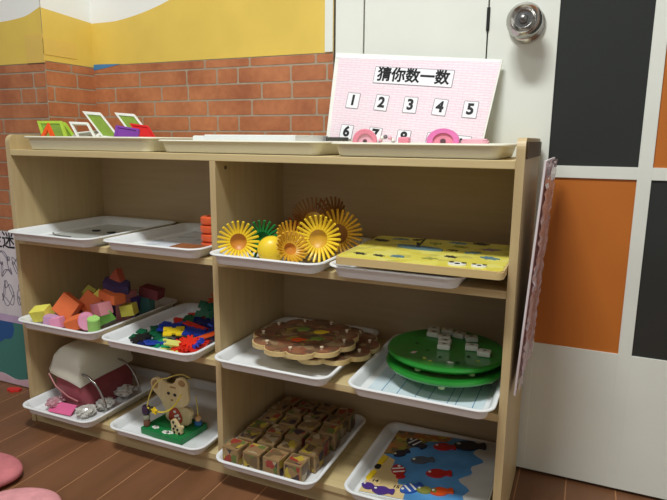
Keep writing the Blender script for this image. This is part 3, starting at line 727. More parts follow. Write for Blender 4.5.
PZ = [('square', 'green', .360, .040, 4, (8, 4, 10), 'dark green square piece at the left edge of the pile'),
      ('burr', 'black', .372, .018, 8, (10, -8, 30), 'black notched piece at left of the pile'),
      ('square', 'navy', .400, .015, 4, (0, 0, 30), 'navy square piece flat at the front left'),
      ('square', 'green', .385, .075, 9, (12, 5, 50), 'dark green square piece leaning at left back'),
      ('square', 'blue', .402, .085, 18, (6, 8, 20), 'blue square piece on top at the left of the pile'),
      ('square', 'blue', .398, .125, 12, (-8, 0, 60), 'blue square piece behind the left blue one'),
      ('square', 'yellow', .441, .052, 24, (4, 2, 38), 'bright yellow square piece on top of the pile'),
      ('square', 'green', .430, .020, 7, (0, 6, 10), 'dark green square piece under the yellow square'),
      ('tri', 'emerald', .446, .004, 11, (12, 0, 20), 'emerald triangle piece at the front of the pile'),
      ('square', 'light blue', .452, -.014, 5, (6, 0, 14), 'light blue square piece at the very front'),
      ('square', 'blue', .428, -.004, 11, (-10, 5, 50), 'blue square piece behind the light blue one at front'),
      ('bar', 'pale yellow', .492, -.014, 15, (35, 20, 60), 'pale yellow bar piece sloping at the front rim'),
      ('square', 'pale yellow', .484, -.016, 5, (0, 0, 70), 'pale yellow square piece low at the front rim'),
      ('burr', 'red', .512, .018, 20, (14, 10, 5), 'red notched piece on top at the front right'),
      ('burr', 'red', .530, .000, 12, (-8, 12, 40), 'red notched piece at the front right corner'),
      ('burr', 'red', .495, .008, 12, (16, -10, 80), 'red notched piece beside the pale yellow bar'),
      ('tri', 'red', .520, -.010, 6, (0, 0, 200), 'red triangle piece flat at the front right'),
      ('square', 'blue', .482, .075, 22, (2, 6, 25), 'large looking blue square in the middle of the pile'),
      ('square', 'blue', .500, .098, 16, (-5, 0, 48), 'blue square piece right of the pile middle'),
      ('bar', 'red', .462, .105, 24, (0, 6, -8), 'red bar piece lying across the middle'),
      ('bar', 'orange', .522, .060, 21, (0, -8, 60), 'orange bar piece near the divider'),
      ('square', 'red', .540, .040, 10, (0, 0, 22), 'red square piece by the tray right edge'),
      ('burr', 'blue', .545, .020, 16, (10, -20, 15), 'blue notched piece by the tray right edge'),
      ('square', 'navy', .450, .150, 18, (8, 8, 30), 'navy square piece towards the back'),
      ('square', 'green', .432, .190, 34, (50, 10, 15), 'dark green square piece standing at the back'),
      ('square', 'green', .400, .165, 14, (14, -14, 10), 'dark green square piece back left'),
      ('square', 'green', .460, .200, 38, (40, -12, 35), 'dark green square piece standing at the back right'),
      ('square', 'navy', .495, .170, 30, (36, 8, 10), 'navy square piece standing by the divider'),
      ('square', 'blue', .520, .130, 18, (10, 20, 75), 'blue square piece by the divider'),
      ('burr', 'orange', .430, .240, 48, (60, 0, 20), 'orange notched piece highest at the back'),
      ('bar', 'orange', .455, .232, 42, (30, 10, -20), 'orange bar piece at the back of the pile'),
      ('square', 'red', .385, .215, 8, (0, 0, 40), 'red square piece flat at the back left'),
      ('square', 'blue', .360, .120, 4, (0, 0, 5), 'blue square piece flat at the left edge'),
      ('tri', 'red', .365, .165, 6, (6, 0, 70), 'red triangle piece at the left back'),
      ('square', 'yellow', .490, .232, 12, (0, 0, 12), 'yellow square piece low at the back'),
      ('square', 'navy', .540, .200, 12, (8, 0, 62), 'navy square piece back right corner'),
      ('square', 'navy', .470, .035, 6, (0, 0, 0), 'navy square piece under the red ones'),
      ('square', 'green', .415, .140, 4, (0, 0, 0), 'dark green square piece on the tray under blue ones'),
      ('square', 'red', .470, .180, 6, (0, 0, 30), 'red square piece on the tray floor at back'),
      ('square', 'green', .505, .215, 24, (30, 6, 80), 'dark green square piece leaning near the back corner')]
for sh, co, x, y, zz, rot, lb in PZ: piece(sh, co, x, y, ZF+0.001+zz/1000.0, rot, lb)

# scalloped wooden puzzle discs
peg_w = mat('cream_peg', (226, 206, 176), 0.4)
dart = art('disc_print', [(112, 78, 54), (136, 84, 60), (108, 84, 62), (150, 98, 70), (128, 110, 78), (98, 78, 62), (160, 142, 72)], 75, 0.4)
disc_red = art('disc_rim_print', [(138, 84, 62), (122, 84, 62), (150, 100, 72), (126, 96, 68), (152, 126, 92), (110, 82, 62)], 60, 0.4)
def scallop(R, n, amp):
    return [((R+amp*abs(math.cos(n*a/2))**0.5)*math.cos(a), (R+amp*abs(math.cos(n*a/2))**0.5)*math.sin(a)) for a in [2*PI*i/144 for i in range(144)]]
def puzzle_disc(label, loc, rot):
    o = thing('puzzle_disc', label, 'puzzle', loc, rot)
    link('base_board', prism(scallop(0.098, 11, 0.018), 0, 0.0095, bev=0.001), bw, o)
    link('picture_ring', ring_prism(scallop(0.0955, 11, 0.0175), circ(0.066, 144), 0.009, 0.0108), disc_red, o)
    link('picture_centre', prism(circ(0.0650, 64), 0.009, 0.0110), dart, o)
    for k in range(9):
        a = 2*PI*k/9+0.15
        link('peg', lathe([(0, 0), (0.0028, 0), (0.0024, 0.002), (0.0040, 0.004), (0.0038, 0.006), (0, 0.007)], 14, mtx=T3((0.092*math.cos(a), 0.092*math.sin(a), 0.0108))), peg_w, o, smooth=True)
    for k in range(5):
        a = 2*PI*k/5+0.4; s = 0.013
        c_ = link('fruit_piece', prism(smooth_poly(splay(5, s, s*1.4, k+20)), 0.0110, 0.0130, mtx=T3((0.036*math.cos(a), 0.036*math.sin(a), 0))), [sy, mat('leaf_print', (120, 140, 60), 0.5), mat('tan_print', (160, 130, 90), 0.5), orp, MATS['leaf_print']][k], o)
        c_['label'] = 'small shaped picture piece'
    return o
ZR = S3+0.0258
puzzle_disc('lower scalloped wooden puzzle disc sticking out to the right', (0.803, 0.122, ZR), (0, 0, 0.2))
puzzle_disc('upper scalloped wooden puzzle disc with pegs on its rim', (0.768, 0.084, ZR+0.0205), (0, 0, 0.5))

# green round boards
gboard = mat('green_board_paint', (38, 134, 46), 0.28, var=0.05, scale=12, coat=0.3)
gdark = mat('dark_green_print', (16, 76, 34), 0.4)
peg_c = mat('pale_green_foot', (176, 196, 140), 0.4)
line_blue = mat('blue_print_line', (110, 150, 180), 0.5)
def green_board(label, loc, rot, prints=True):
    o = thing('round_game_board', label, 'game board', loc, rot, 'green round boards')
    link('board', lathe([(0, 0.004), (0.110, 0.004), (0.1145, 0.0065), (0.116, 0.010), (0.114, 0.0145), (0.109, 0.0155), (0.1065, 0.0142), (0, 0.0142)], 96), gboard, o, smooth=True)
    for k in range(6):
        a = 2*PI*k/6-1.9
        link('foot', lathe([(0, -0.004), (0.006, -0.004), (0.007, 0.004), (0, 0.004)], 14, mtx=T3((0.098*math.cos(a), 0.098*math.sin(a), 0))), peg_c, o)['label'] = 'pale foot'
    if prints:
        pr = [(0.024, -0.074, 0.008, whp, 'white pig print'), (0.036, -0.068, 0.006, blk, 'black print'), (-0.025, -0.074, 0.007, mat('print_yellow_green', (190, 200, 90), .5), 'yellow green print'), (-0.012, -0.082, 0.005, MATS['print_yellow_green'], 'yellow green print'),
              (-0.052, -0.052, 0.007, palepink, 'pale pink print'), (-0.06, 0.0, 0.008, gdark, 'dark green print'), (-0.05, 0.06, 0.009, gdark, 'dark green print'), (0.0, 0.0, 0.009, gdark, 'dark green print'), (0.05, -0.03, 0.008, gdark, 'dark green print'), (0.07, -0.045, 0.005, MATS['print_yellow_green'], 'yellow green print'),
              (-0.03, -0.03, 0.006, gdark, 'dark green print'), (0.0, -0.055, 0.006, gdark, 'dark green print'), (0.015, 0.09, 0.008, gdark, 'dark green print')]
        for i, (x, y, s, m_, lb) in enumerate(pr):
            link('printed_figure', prism(splay(5, s, s*0.6, i+40), 0.0142, 0.0147, mtx=T3((x, y, 0)) @ RZ(i)), m_, o)['label'] = lb
    return o
green_board('lower green round board resting on the white tray', (1.0655, 0.106, S3+0.0302), (0, 0, 0.5), False)
green_board('upper green round board carrying the white tiles', (1.0640, 0.120, S3+0.0302+0.0194), (0, 0, 0))
ZD = S3+0.0302+0.0194+0.0146
tile_w = mat('ivory_tile', (222, 220, 206), 0.35)
tile_print = mat('tile_print', (70, 70, 66), 0.5)
def ivory(x, y, z, rz, label, r=None):
    o = thing('game_tile', label, 'tile', (x, y, z), (0, 0, rz), 'ivory tiles on the green board')
    link('block', bx(-0.0125, 0.0125, -0.0098, 0.0098, 0, 0.0105, 0.0025), tile_w, o, smooth=True)
    link('print', prism(splay(5, 0.0055, 0.0028, int(x*1000)), 0.0105, 0.0108), tile_print, o)
    return o
for x, y, z, rz, lb in [(1.018, 0.202, 0, .2, 'leftmost at the back'), (1.024, 0.176, 0, -.1, 'left one in front of the back row'), (1.047, 0.203, 0, .1, 'second from the left in the back row'),
                       (1.075, 0.192, 0, -.25, 'third in the back row'), (1.102, 0.180, 0, .35, 'right end of the back row'), (1.050, 0.160, 0, .3, 'middle one behind the nearest upright pair'),
                       (1.061, 0.112, 0, .1, 'front one of the centre pair'), (1.112, 0.130, 0, .15, 'right side, further one'), (1.140, 0.108, 0, .0, 'right side, nearest the board edge'), (1.058, 0.127, 0, 0, 'back one of the centre pair')]:
    if lb.startswith('back one'): y = 0.1335
    ivory(x, y, ZD, rz, 'ivory tile on the green board, '+lb)
# printed sheet in this tray
o = thing('lined_sheet', 'white sheet with blue grey lines under the green round boards', 'sheet', (1.0505, 0.105, floor_of('r3d')+0.0002))
link('paper', bx(-0.108, 0.108, -0.135, 0.135, 0, 0.0008), mat('pale_blue_paper', (208, 222, 228), 0.6), o)
for x in (-0.08, -0.05, -0.015, 0.01, 0.045, 0.06, 0.09):
    link('line', bx(x-0.0008, x+0.0008, -0.13, 0.05, 0.0008, 0.0011), line_blue, o)

# ------------------------------------------------------------------ bottom shelf: bag
ZF = floor_of('r4a')
cream = mat('cream_vinyl', (226, 224, 206), 0.38, var=0.03, scale=20)
pinkv = mat('pink_vinyl', (150, 74, 82), 0.35, var=0.15, scale=24)
pinkfilm = mat('clear_pink_film', (226, 178, 186), 0.15, trans=0.5, var=0.15)
pinkcard = mat('pink_card', (224, 104, 150), 0.5)
film = mat('crumpled_clear_film', (226, 222, 214), 0.12, trans=0.35, var=0.1)
bag = thing('toy_handbag', 'cream topped pink vinyl toy bag with two metal handles in the bottom left tray', 'bag', (0.12, 0.10, ZF))
# body: tapering rounded block, lid draped over it
def loft(sections, bm=None):
    """sections: list of (x-y rounded rectangles) -> lofted closed body"""
    bm = bm or bmesh.new(); V = []
    for (cx, cy, z, w_, d_, r) in sections:
        V.append([bm.verts.new((p[0], p[1], z)) for p in rrect(w_, d_, r, 5, cx, cy)])
    n = len(V[0])
    for A, B in zip(V, V[1:]):
        for i in range(n): bm.faces.new((A[i], A[(i+1) % n], B[(i+1) % n], B[i]))
    bm.faces.new(V[0][::-1]); bm.faces.new(V[-1])
    return bm
link('body', loft([(0.128, 0.112, ZF+0.001, 0.100, 0.160, 0.015), (0.126, 0.110, ZF+0.035, 0.105, 0.175, 0.02), (0.118, 0.106, ZF+0.060, 0.102, 0.178, 0.02), (0.115, 0.108, ZF+0.100, 0.094, 0.165, 0.02)]), pinkv, bag, smooth=True)
# cream lid: front edge dips lower, rounded top
def lid():
    bm = bmesh.new(); nu, nv = 15, 15
    x0, x1, y0, y1 = 0.062, 0.172, 0.008, 0.205
    top = []
    for j in range(nv):
        row = []
        for i in range(nu):
            u = i/(nu-1)*2-1; v = j/(nv-1)*2-1
            # squircle mapping
            x = (x0+x1)/2 + (x1-x0)/2*u*math.sqrt(1-0.10*v*v); y = (y0+y1)/2+(y1-y0)/2*v*math.sqrt(1-0.10*u*u)
            m_ = max(abs(u), abs(v))
            z = 0.2140 - 0.014*(u+1)*0.5 - 0.054*(m_**6) - 0.010*max(0, u)**2 - 0.008*max(0, -v)**2
            row.append(bm.verts.new((x, y, z)))
        top.append(row)
    for j in range(nv-1):
        for i in range(nu-1): bm.faces.new((top[j][i], top[j][i+1], top[j+1][i+1], top[j+1][i]))
    per = [top[0][i] for i in range(nu)]+[top[j][-1] for j in range(1, nv)]+[top[-1][i] for i in range(nu-2, -1, -1)]+[top[j][0] for j in range(nv-2, 0, -1)]
    lo = [bm.verts.new((v.co.x*0.98+0.117*0.02, v.co.y*0.98+0.106*0.02, v.co.z-0.012)) for v in per]
    n = len(per)
    for i in range(n): bm.faces.new((per[i], lo[i], lo[(i+1) % n], per[(i+1) % n]))
    bm.faces.new(lo)
    return bm
link('lid', lid(), cream, bag, smooth=True)
link('front_seam', tube([(0.066, 0.010, 0.140), (0.095, 0.004, 0.112), (0.135, 0.006, 0.090), (0.160, 0.012, 0.080)], 0.0022), mat('rose_piping', (160, 90, 90), 0.4), bag, smooth=True)
for (ya, yb) in ((0.030, 0.030), (0.150, 0.150)):
    pts = []
    for k in range(13):
        a = PI*k/12*0.72
        pts.append((0.165+0.075*math.sin(a*0.95), ya-0.004, 0.060+0.088*math.cos(a)*(1 if a < PI/2 else 0.6)))
    link('handle', tube(pts, 0.0032, 10), chrome, bag, smooth=True)['label'] = 'chrome arc handle'
for i, (x, y, z, s) in enumerate([(0.186, 0.012, 0.014, 0.024), (0.200, 0.060, 0.016, 0.024), (0.198, 0.130, 0.020, 0.026), (0.082, 0.010, 0.018, 0.022)]):
    rr = random.Random(i); bm = bmesh.new(); bmesh.ops.create_icosphere(bm, subdivisions=3, radius=s)
    for v in bm.verts: v.co *= rr.uniform(0.62, 1.08)
    bmesh.ops.scale(bm, vec=(1, 1.2, 0.55), verts=bm.verts)
    o = link('clear_film', bm, film if i < 3 else pinkfilm, bag, loc=(x, y, ZF+z)); o['label'] = 'crumpled clear film'
o = link('pink_card', bx(-0.036, 0.036, -0.015, 0.015, -0.001, 0.001), pinkcard); o.location = (0.118, -0.001, ZF+0.012); o.rotation_euler = ang(34, 0, 4)
tag(o, 'pink card propped against the front of the toy bag', 'card')

for ch in bag.children: ch.location = ch.location - Vector((0.12, 0.10, floor_of('r4a')))

# ------------------------------------------------------------------ teddy bead toy
ZF = floor_of('r4b')
green_p = mat('green_painted_wood', (22, 120, 62), 0.38)
plyw = wood('pale_plywood', (206, 184, 134), (222, 202, 154), 'Z', 0.5)
ply_e = wood('scorched_plywood', (150, 116, 70), (172, 136, 86), 'Z', 0.5)
bt = thing('bead_maze_toy', 'wooden teddy bead toy with yellow wire loop on a green base', 'toy', (0.4375, 0.042, ZF+0.0004), (0, 0, math.radians(-5)))
link('base', bx(-0.062, 0.062, -0.047, 0.047, 0, 0.016, 0.002), green_p, bt)
PV = Matrix(((1, 0, 0, 0), (0, 0, 1, 0), (0, 1, 0, 0), (0, 0, 0, 1)))   # prism drawn in x,z
def plate(pts, y0, y1, m_, name, par=bt, sm=2):
    P = smooth_poly(pts, sm) if sm else pts
    return link(name, prism(P, y0, y1, mtx=PV), m_, par)
# body and head outline of the teddy
plate([(-.032, .016), (.036, .016), (.040, .045), (.048, .060), (.034, .072), (.022, .070), (-.020, .070), (-.034, .075), (-.040, .062), (-.026, .050)], 0.006, 0.014, plyw, 'teddy_body')
head = plate([(-.032, .070), (-.042, .086), (-.060, .100), (-.066, .124), (-.050, .140), (-.030, .134), (-.008, .128), (.006, .136), (.012, .152), (.030, .156), (.044, .142), (.042, .124), (.046, .098), (.034, .076), (0, .064)], 0.000, 0.0058, plyw, 'teddy_head')
plate([(.016, .136), (.020, .148), (.030, .150), (.038, .140), (.030, .130)], -0.0016, -0.0001, ply_e, 'ear', head)
plate([(-.056, .108), (-.059, .124), (-.048, .133), (-.040, .124), (-.046, .106)], -0.0016, -0.0001, ply_e, 'ear', head)
for x in (-.012, .006): plate(circ(0.0040, 14, x, 0.103), -0.0012, -0.0001, blk, 'eye', head, 0)
plate(circ(0.0035, 14, -0.003, 0.086, 0.0026), -0.0014, -0.0001, ply_e, 'nose', head, 0)
plate([(-.012, .122), (.002, .120), (.012, .123), (.002, .126)], -0.0012, -0.0001, ply_e, 'brow', head)
plate([(-.020, .020), (.020, .020), (.018, .048), (.004, .064), (-.008, .062), (-.018, .044)], 0.0040, 0.0059, mat('red_brown_paint', (176, 66, 40), 0.45), 'jumper')
for x, z in ((0, .052), (.008, .044), (.002, .040), (.012, .036)): plate(circ(0.0036, 10, x, z), 0.0028, 0.0040, whp, 'flower_spot', bt, 0)
# little spotted dog in front
dog = plate([(.020, .016), (.052, .016), (.050, .028), (.056, .036), (.048, .040), (.044, .034), (.036, .048), (.026, .052), (.018, .044), (.022, .034)], -0.030, -0.023, plyw, 'dog')
for x, z in ((.028, .044), (.034, .036), (.028, .028), (.040, .028), (.045, .020), (.030, .020)): plate(circ(0.0030, 10, x, z), -0.0316, -0.0301, blk, 'dog_spot', dog, 0)
for cx, cy in ((-.030, -.030), (.008, -.036), (.018, -.032)):
    for k in range(5):
        a = 2*PI*k/5
        if k == 0: bm = bmesh.new()
        prism(circ(0.0042, 10, cx+0.006*math.cos(a), cy+0.0042*math.sin(a), 0.003), 0.016, 0.0168, bm=bm)
    link('painted_flower', bm, whp, bt)['label'] = 'white painted flower'
def bead(x, y, z, r, h, m_, lb):
    b0 = link('bead', lathe([(0.0012, -h/2), (r*.8, -h/2), (r, -h/4), (r, h/4), (r*.8, h/2), (0.0012, h/2)], 18, mtx=T3((x, y, z))), m_, bt, smooth=True); b0['label'] = lb
link('post', tube([(-.052, -.036, .016), (-.052, -.036, .062)], 0.0018), plyw, bt)
bead(-.052, -.036, .025, .0080, .017, mat('brown_bead', (110, 70, 52), 0.4), 'brown bead')
bead(-.052, -.036, .040, .0085, .012, mat('grey_green_bead', (140, 140, 120), 0.4), 'grey green bead')
bead(-.052, -.036, .058, .0100, .020, mat('dark_purple_bead', (58, 36, 62), 0.4), 'dark purple bead')
bead(-.034, -.036, .064, .0060, .009, mat('dark_olive_bead', (70, 66, 40), 0.4), 'dark olive bead')
bead(.050, .028, .022, .0095, .012, mat('blue_bead', (40, 100, 150), 0.4), 'blue bead')
bead(.050, .028, .034, .0075, .013, mat('tan_bead', (206, 160, 110), 0.4), 'tan bead')
for ch in bt.children:
    if ch.name.split('.')[0] in ('teddy_head', 'teddy_body', 'jumper', 'flower_spot'): ch.scale = (1.12, 1, 0.90); ch.location = (0, 0, 0.0016)
ywire = mat('yellow_wire', (228, 206, 110), 0.35)
link('wire', tube([(.050, .028, .016), (.050, .028, .056), (.046, .028, .090)], 0.0014), ywire, bt, smooth=True)
pts = []
for k in range(13):
    u = k/12; pts.append((-.052+0.036*u*u+0.004, -.036+0.030*u, .068+0.066*math.sin(u*PI/2)))
pts += [(-.002, 0.010, .138), (.014, .020, .140), (.034, .026, .132)]
link('wire_loop', tube(pts, 0.0016), ywire, bt, smooth=True)
pts = [(-.046, -.038, .066)]
for k in range(13):
    u = k/12; pts.append((-.034+0.086*u, -.038+0.012*u, .064-0.010*math.sin(u*PI*0.55)+0.062*u**2.6))
link('wire_loop', tube(pts, 0.0019), mat('bright_yellow_wire', (240, 214, 70), 0.35), bt, smooth=True)['label'] = 'bright yellow wire arc'
plate([((0.0095 if i % 2 == 0 else 0.0045)*math.cos(PI*i/5+0.3)-.022, .064+(0.0095 if i % 2 == 0 else 0.0045)*math.sin(PI*i/5+0.3)) for i in range(10)], -0.042, -0.036, yep, 'star_bead', bt, 0)

# ------------------------------------------------------------------ picture cubes
ZF = floor_of('r4c')
cubewood = wood('cube_wood', (138, 110, 72), (160, 130, 88), 'X', 0.5)
cprint = art('cube_print', [(150, 120, 80), (150, 56, 44), (184, 160, 60), (100, 112, 54), (146, 114, 78), (160, 130, 90), (66, 52, 56), (120, 96, 60), (176, 158, 124), (110, 88, 60)], 55, 0.45)
S = 0.0412
cb0 = None
rown = ['front row', 'second row', 'third row', 'fourth row', 'fifth row', 'back row']; coln = ['leftmost', 'second from the left', 'second from the right', 'rightmost']
for r in range(6):
    for c in range(4):
        lb = 'wooden picture cube, %s in the %s of the cube tray' % (coln[c], rown[r])
        loc = (0.6480+c*0.0500+0.0035*(1 if r % 2 else -1)+random.uniform(-.0018, .0018), -0.0070+r*0.0478+random.uniform(-.0008, .0008), ZF+0.0004)
        rot = (0, 0, random.uniform(-0.10, 0.10))
        if cb0 is None:
            cb0 = thing('picture_cube', lb, 'cube', loc, rot, 'wooden picture cubes')
            link('block', bx(-S/2, S/2, -S/2, S/2, 0, S, 0.0022), cubewood, cb0)
            q = S/2-0.004
            link('sticker', bx(-q, q, -q, q, S, S+0.0004), cprint, cb0)['label'] = 'printed picture'
            link('sticker', bx(-q, q, -S/2-0.0004, -S/2, 0.004, S-0.004), cprint, cb0)['label'] = 'printed picture'
            link('sticker', bx(S/2, S/2+0.0004, -q, q, 0.004, S-0.004), cprint, cb0)['label'] = 'printed picture'
        else: dup(cb0, loc, rot, lb)

# ------------------------------------------------------------------ sea puzzle
ZF = floor_of('r4d')
seab = mat('sea_blue_print', (84, 150, 206), 0.35, var=0.30, scale=10); sand = mat('sand_print', (222, 196, 140), 0.4, var=0.06, scale=14)
foamw = mat('white_foam_print', (206, 206, 200), 0.4); reef = art('reef_print', [(170, 130, 70), (200, 176, 70), (120, 100, 70), (150, 150, 60), (190, 120, 60)], 60, 0.4)
sp = thing('sea_puzzle', 'blue sea picture puzzle with fish lying in the bottom right tray', 'puzzle', (1.0530, 0.1225, ZF+0.0128), (0, math.radians(-4.7), 0))
X_, Y_ = 0.1240, 0.1350
link('board', prism(rrect(2*X_, 2*Y_, 0.006), 0, 0.006), whp, sp)
link('sea', bx(-X_+0.003, X_-0.003, -Y_+0.003, Y_-0.003, 0.006, 0.0068), seab, sp)
link('beach', prism([(-X_+.003, -Y_+.003), (-.03, -Y_+.003), (-.035, -.092), (-.055, -.085), (-.062, -.06), (-.085, -.04), (-.088, 0), (-X_+.003, .02)], 0.0068, 0.0072), sand, sp)
link('reef', prism([(-X_+.003, .02), (-.085, .025), (-.07, .06), (-.05, .075), (-.04, .10), (0, .11), (.01, Y_-.003), (-X_+.003, Y_-.003)], 0.0068, 0.0072), reef, sp)
P = [(X_-.003, -Y_+.003)]
for k in range(25):
    y = -Y_+.003+(2*Y_-.006)*k/24; P.append((.074+.009*math.sin(k*1.25)+.010*math.sin(k*0.5), y))
P.append((X_-.003, Y_-.003))
link('surf', prism(P, 0.0068, 0.0072), foamw, sp)
red_f = mat('red_fish', (186, 36, 36), 0.35); dk_f = mat('dark_fish', (46, 44, 58), 0.4); pu_f = mat('purple_fish', (78, 52, 130), 0.4)
fshape = smooth_poly([(-.020, 0), (-.008, .011), (.006, .012), (.014, .004), (.024, .010), (.024, -.010), (.014, -.004), (.006, -.012), (-.008, -.011)], 2)
def fishp(x, y, m_, s, rz, lb, stripes=False):
    s *= 1.22
    f = link('fish_piece', prism([(p[0]*s, p[1]*s) for p in fshape], 0.0068, 0.0105), m_, sp, loc=(x, y, 0), rot=(0, 0, rz)); f['label'] = lb
    link('eye', prism(circ(0.0026*s, 12, -0.011*s, 0.003*s), 0.0105, 0.0112), whp, f)
    if stripes:
        for q in (-0.004, 0.006): link('stripe', prism([((q-.0018)*s, -.010*s), ((q+.0014)*s, -.010*s), ((q+.0018)*s, .010*s), ((q-.0010)*s, .010*s)], 0.0105, 0.0112), whp, f)
    return f
ox, oy = sp.location.x, sp.location.y
fishp(0.985-ox, 0.083-oy, red_f, 1.0, -1.1, 'red and white striped fish', True)
fishp(1.063-ox, 0.095-oy, red_f, 1.05, 0.3, 'red fish')
fishp(1.050-ox, 0.205-oy, red_f, 1.0, 0.2, 'red fish')
fishp(0.985-ox, 0.205-oy, dk_f, 1.1, -0.5, 'dark fish', True)
fishp(1.018-ox, 0.135-oy, mat('slate_fish', (84, 92, 104), 0.4), 1.0, 0.4, 'slate grey fish')
fishp(0.968-ox, 0.150-oy, dk_f, 0.8, 0.9, 'dark fish')
fishp(1.100-ox, 0.225-oy, dk_f, 1.4, 0.2, 'large dark fish')
fishp(1.026-ox, 0.026-oy, mat('blue_white_fish', (50, 90, 170), 0.4), 1.0, 0.8, 'blue and white fish', True)
fishp(1.084-ox, 0.034-oy, orp, 0.9, 0.4, 'orange fish')
fishp(1.055-ox, 0.030-oy, MATS['olive_print'], 0.8, 0.1, 'olive fish')
fishp(0.975-ox, 0.003-oy, pu_f, 0.9, 0.1, 'purple fish')
fishp(0.945-ox, 0.010-oy, pu_f, 0.7, -0.2, 'purple fish')
for s_, x, y in (('14', 0.952, 0.032), ('15', 0.999, 0.024)):
    b0 = link('numbered_piece', prism(rrect(0.026, 0.022, 0.003), 0.0072, 0.0085), sand, sp, loc=(x-ox, y-oy, 0))
    tb = text_bm(s_, 0.014, 0.0002, 0.0003); tb.transform(T3((0, 0, 0.0088))); link('numeral', tb, ink, b0)
for x, y, m_ in ((0.937, 0.050, yep), (0.939, 0.085, blk), (0.940, 0.112, yep)):
    f = link('crayon_shape', prism(rrect(0.012, 0.034 if m_ is yep else 0.016, 0.005), 0.0072, 0.0100), m_, sp, loc=(x-ox, y-oy, 0), rot=(0, 0, -0.1)); f['label'] = 'yellow bar' if m_ is yep else 'black spot'

# ------------------------------------------------------------------ pink board hung at the shelf's right side
filmw = mat('glossy_film', (236, 214, 220), 0.12, var=0.12, scale=90, bump=1.0)
pinkb = mat('pink_board_face', (206, 166, 160), 0.12, var=0.15, scale=60, bump=0.6, coat=1.0)
hb = thing('picture_board', 'pink edged board in crinkled glossy film leaning on the right side of the shelf', 'board')
hb.matrix_world = T3((1.2085, 0.02, 0.300)) @ RY(math.radians(3.0))
link('backing_board', bx(-0.0018, 0.0018, 0, 0.245, 0, 0.408, 0.0006), mat('white_board_edge', (226, 216, 218), 0.4), hb)
link('printed_face', bx(0.0018, 0.0026, 0.004, 0.241, 0.004, 0.404), pinkb, hb)['label'] = 'pink printed face'
bm = bmesh.new(); rr = random.Random(4); rows_ = []
for j in range(56):
    row = []
    for i in range(14):
        e = (i == 0 or i == 13)
        row.append(bm.verts.new((0.0034+rr.uniform(0, 0.0055)*(1.0 if (i < 4 or i > 10) else 0.5), 0.002+0.241*i/13+rr.uniform(-.002, .002), 0.002+0.404*j/55)))
    rows_.append(row)
for j in range(55):
    for i in range(13): bm.faces.new((rows_[j][i], rows_[j][i+1], rows_[j+1][i+1], rows_[j+1][i]))
geo = bmesh.ops.extrude_face_region(bm, geom=bm.faces[:])
bmesh.ops.translate(bm, vec=(0.0002, 0, 0), verts=[v for v in geo['geom'] if isinstance(v, bmesh.types.BMVert)])
link('film_cover', bm, mat('crinkled_clear_film', (244, 226, 232), 0.1, trans=0.6, var=0.1, scale=60, ior=1.3), hb)['label'] = 'crinkled clear film'

# ------------------------------------------------------------------ posters on the column
pp = thing('maze_poster', 'white poster of curly line drawings on the column left of the shelf', 'poster', (0, YC-0.0014, 0))
link('sheet', bx(-0.46, XC-0.006, -0.0010, 0.0, 0.222, 0.472), mat('poster_white', (226, 218, 222), 0.5), pp)
tb = text_bm('走迷宫', 0.052, 0.0002, 0.0007); tb.transform(T3((-0.205, -0.0012, 0.444)) @ RX(PI/2)); link('title_lettering', tb, ink, pp)['label'] = 'black lettering'
rr = random.Random(2)
line_d = mat('drawing_line', (84, 78, 96), 0.6)
for k in range(14):
    cx = -0.40+0.058*(k//2)+rr.uniform(-.008, .008); cz = 0.375 if k % 2 == 0 else 0.290
    a1, a2, ph = rr.uniform(2, 3), rr.uniform(3, 5), rr.uniform(0, 6)
    pts = [(cx+0.020*math.cos(u)+0.010*math.cos(a1*u+ph), -0.0013, cz+0.028*math.sin(u)+0.013*math.sin(a2*u)) for u in [2*PI*q/60*2 for q in range(60)]]
    link('line_drawing', tube(pts, 0.0009, 4), line_d, pp)
bgart = art('blue_green_mural', [(44, 92, 150), (60, 120, 110), (70, 130, 120), (50, 100, 140), (64, 118, 104), (58, 84, 150)], 7, 0.5, False)
cp = thing('sea_poster', 'blue and green picture poster low on the column left of the shelf', 'poster', (0, YC-0.0014, 0))
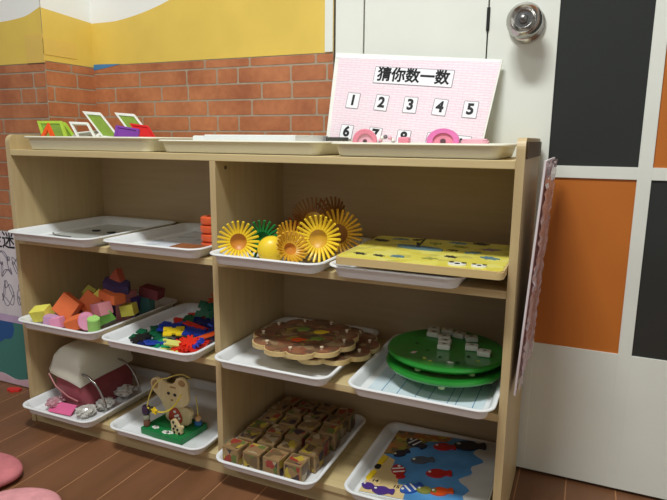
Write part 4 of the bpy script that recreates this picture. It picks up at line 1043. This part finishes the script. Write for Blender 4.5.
link('sheet', bx(-0.46, XC-0.006, -0.0010, 0.0, 0.012, 0.200), bgart, cp)
link('border', bx(-0.46, XC-0.006, -0.0014, 0.0, 0.200, 0.2215), mat('lilac_border', (200, 176, 206), 0.5), cp)['label'] = 'lilac border'
pts = []
for k in range(31): pts.append((-0.46+0.45*k/30, 0.026+0.006*math.sin(k*0.7)))
link('lower_border', prism([(-0.46, 0.004)]+[(XC-0.006, 0.004)]+pts[::-1], -0.0022, -0.0010, mtx=PV), mat('pale_pink_border', (214, 180, 190), 0.5), cp)['label'] = 'pale pink wavy border'
o = link('red_toy_piece', prism(smooth_poly(splay(6, 0.024, 0.017, 5)), 0, 0.006, bev=0.001), mat('red_rubber', (214, 50, 44), 0.4)); o.location = (-0.205, 0.104, 0.0004); o.rotation_euler = (0, 0, 0.2)
tag(o, 'small red flat toy piece on the floor beside the shelf', 'toy piece')

# ------------------------------------------------------------------ pink cushion on the floor at lower left
pf = mat('pink_plush', (226, 156, 160), 0.9, var=0.12, scale=40, bump=0.6)
def cushion(label, cx, cy, rx, ry, h, m_, seed):
    bm = bmesh.new(); bmesh.ops.create_icosphere(bm, subdivisions=5, radius=1); rr = random.Random(seed); p1, p2 = rr.uniform(0, 6), rr.uniform(0, 6)
    for v in bm.verts:
        x, y, z = v.co
        k = 1+0.05*math.sin(3*x+p1)+0.05*math.sin(4*y+p2)
        s = (abs(z)**0.75)*(1 if z > 0 else -1)
        v.co = (x*rx*k, y*ry*k, s*h/2*(1+0.06*math.sin(5*x+p2)))
    lo = min(v.co.z for v in bm.verts)
    for v in bm.verts: v.co.z = max(v.co.z-lo, 0.004)-0.004
    o = link('floor_cushion', bm, m_, smooth=True); o.location = (cx, cy, 0.0004)
    return tag(o, label, 'cushion', None)
cushion('large pale pink soft cushion on the floor at the lower left', 0.335, -0.345, 0.100, 0.110, 0.050, pf, 1)
cushion('darker rose pink soft cushion at the far lower left edge', 0.120, -0.235, 0.100, 0.070, 0.040, mat('rose_plush', (206, 122, 126), 0.9, var=0.12, scale=40, bump=0.6), 2)
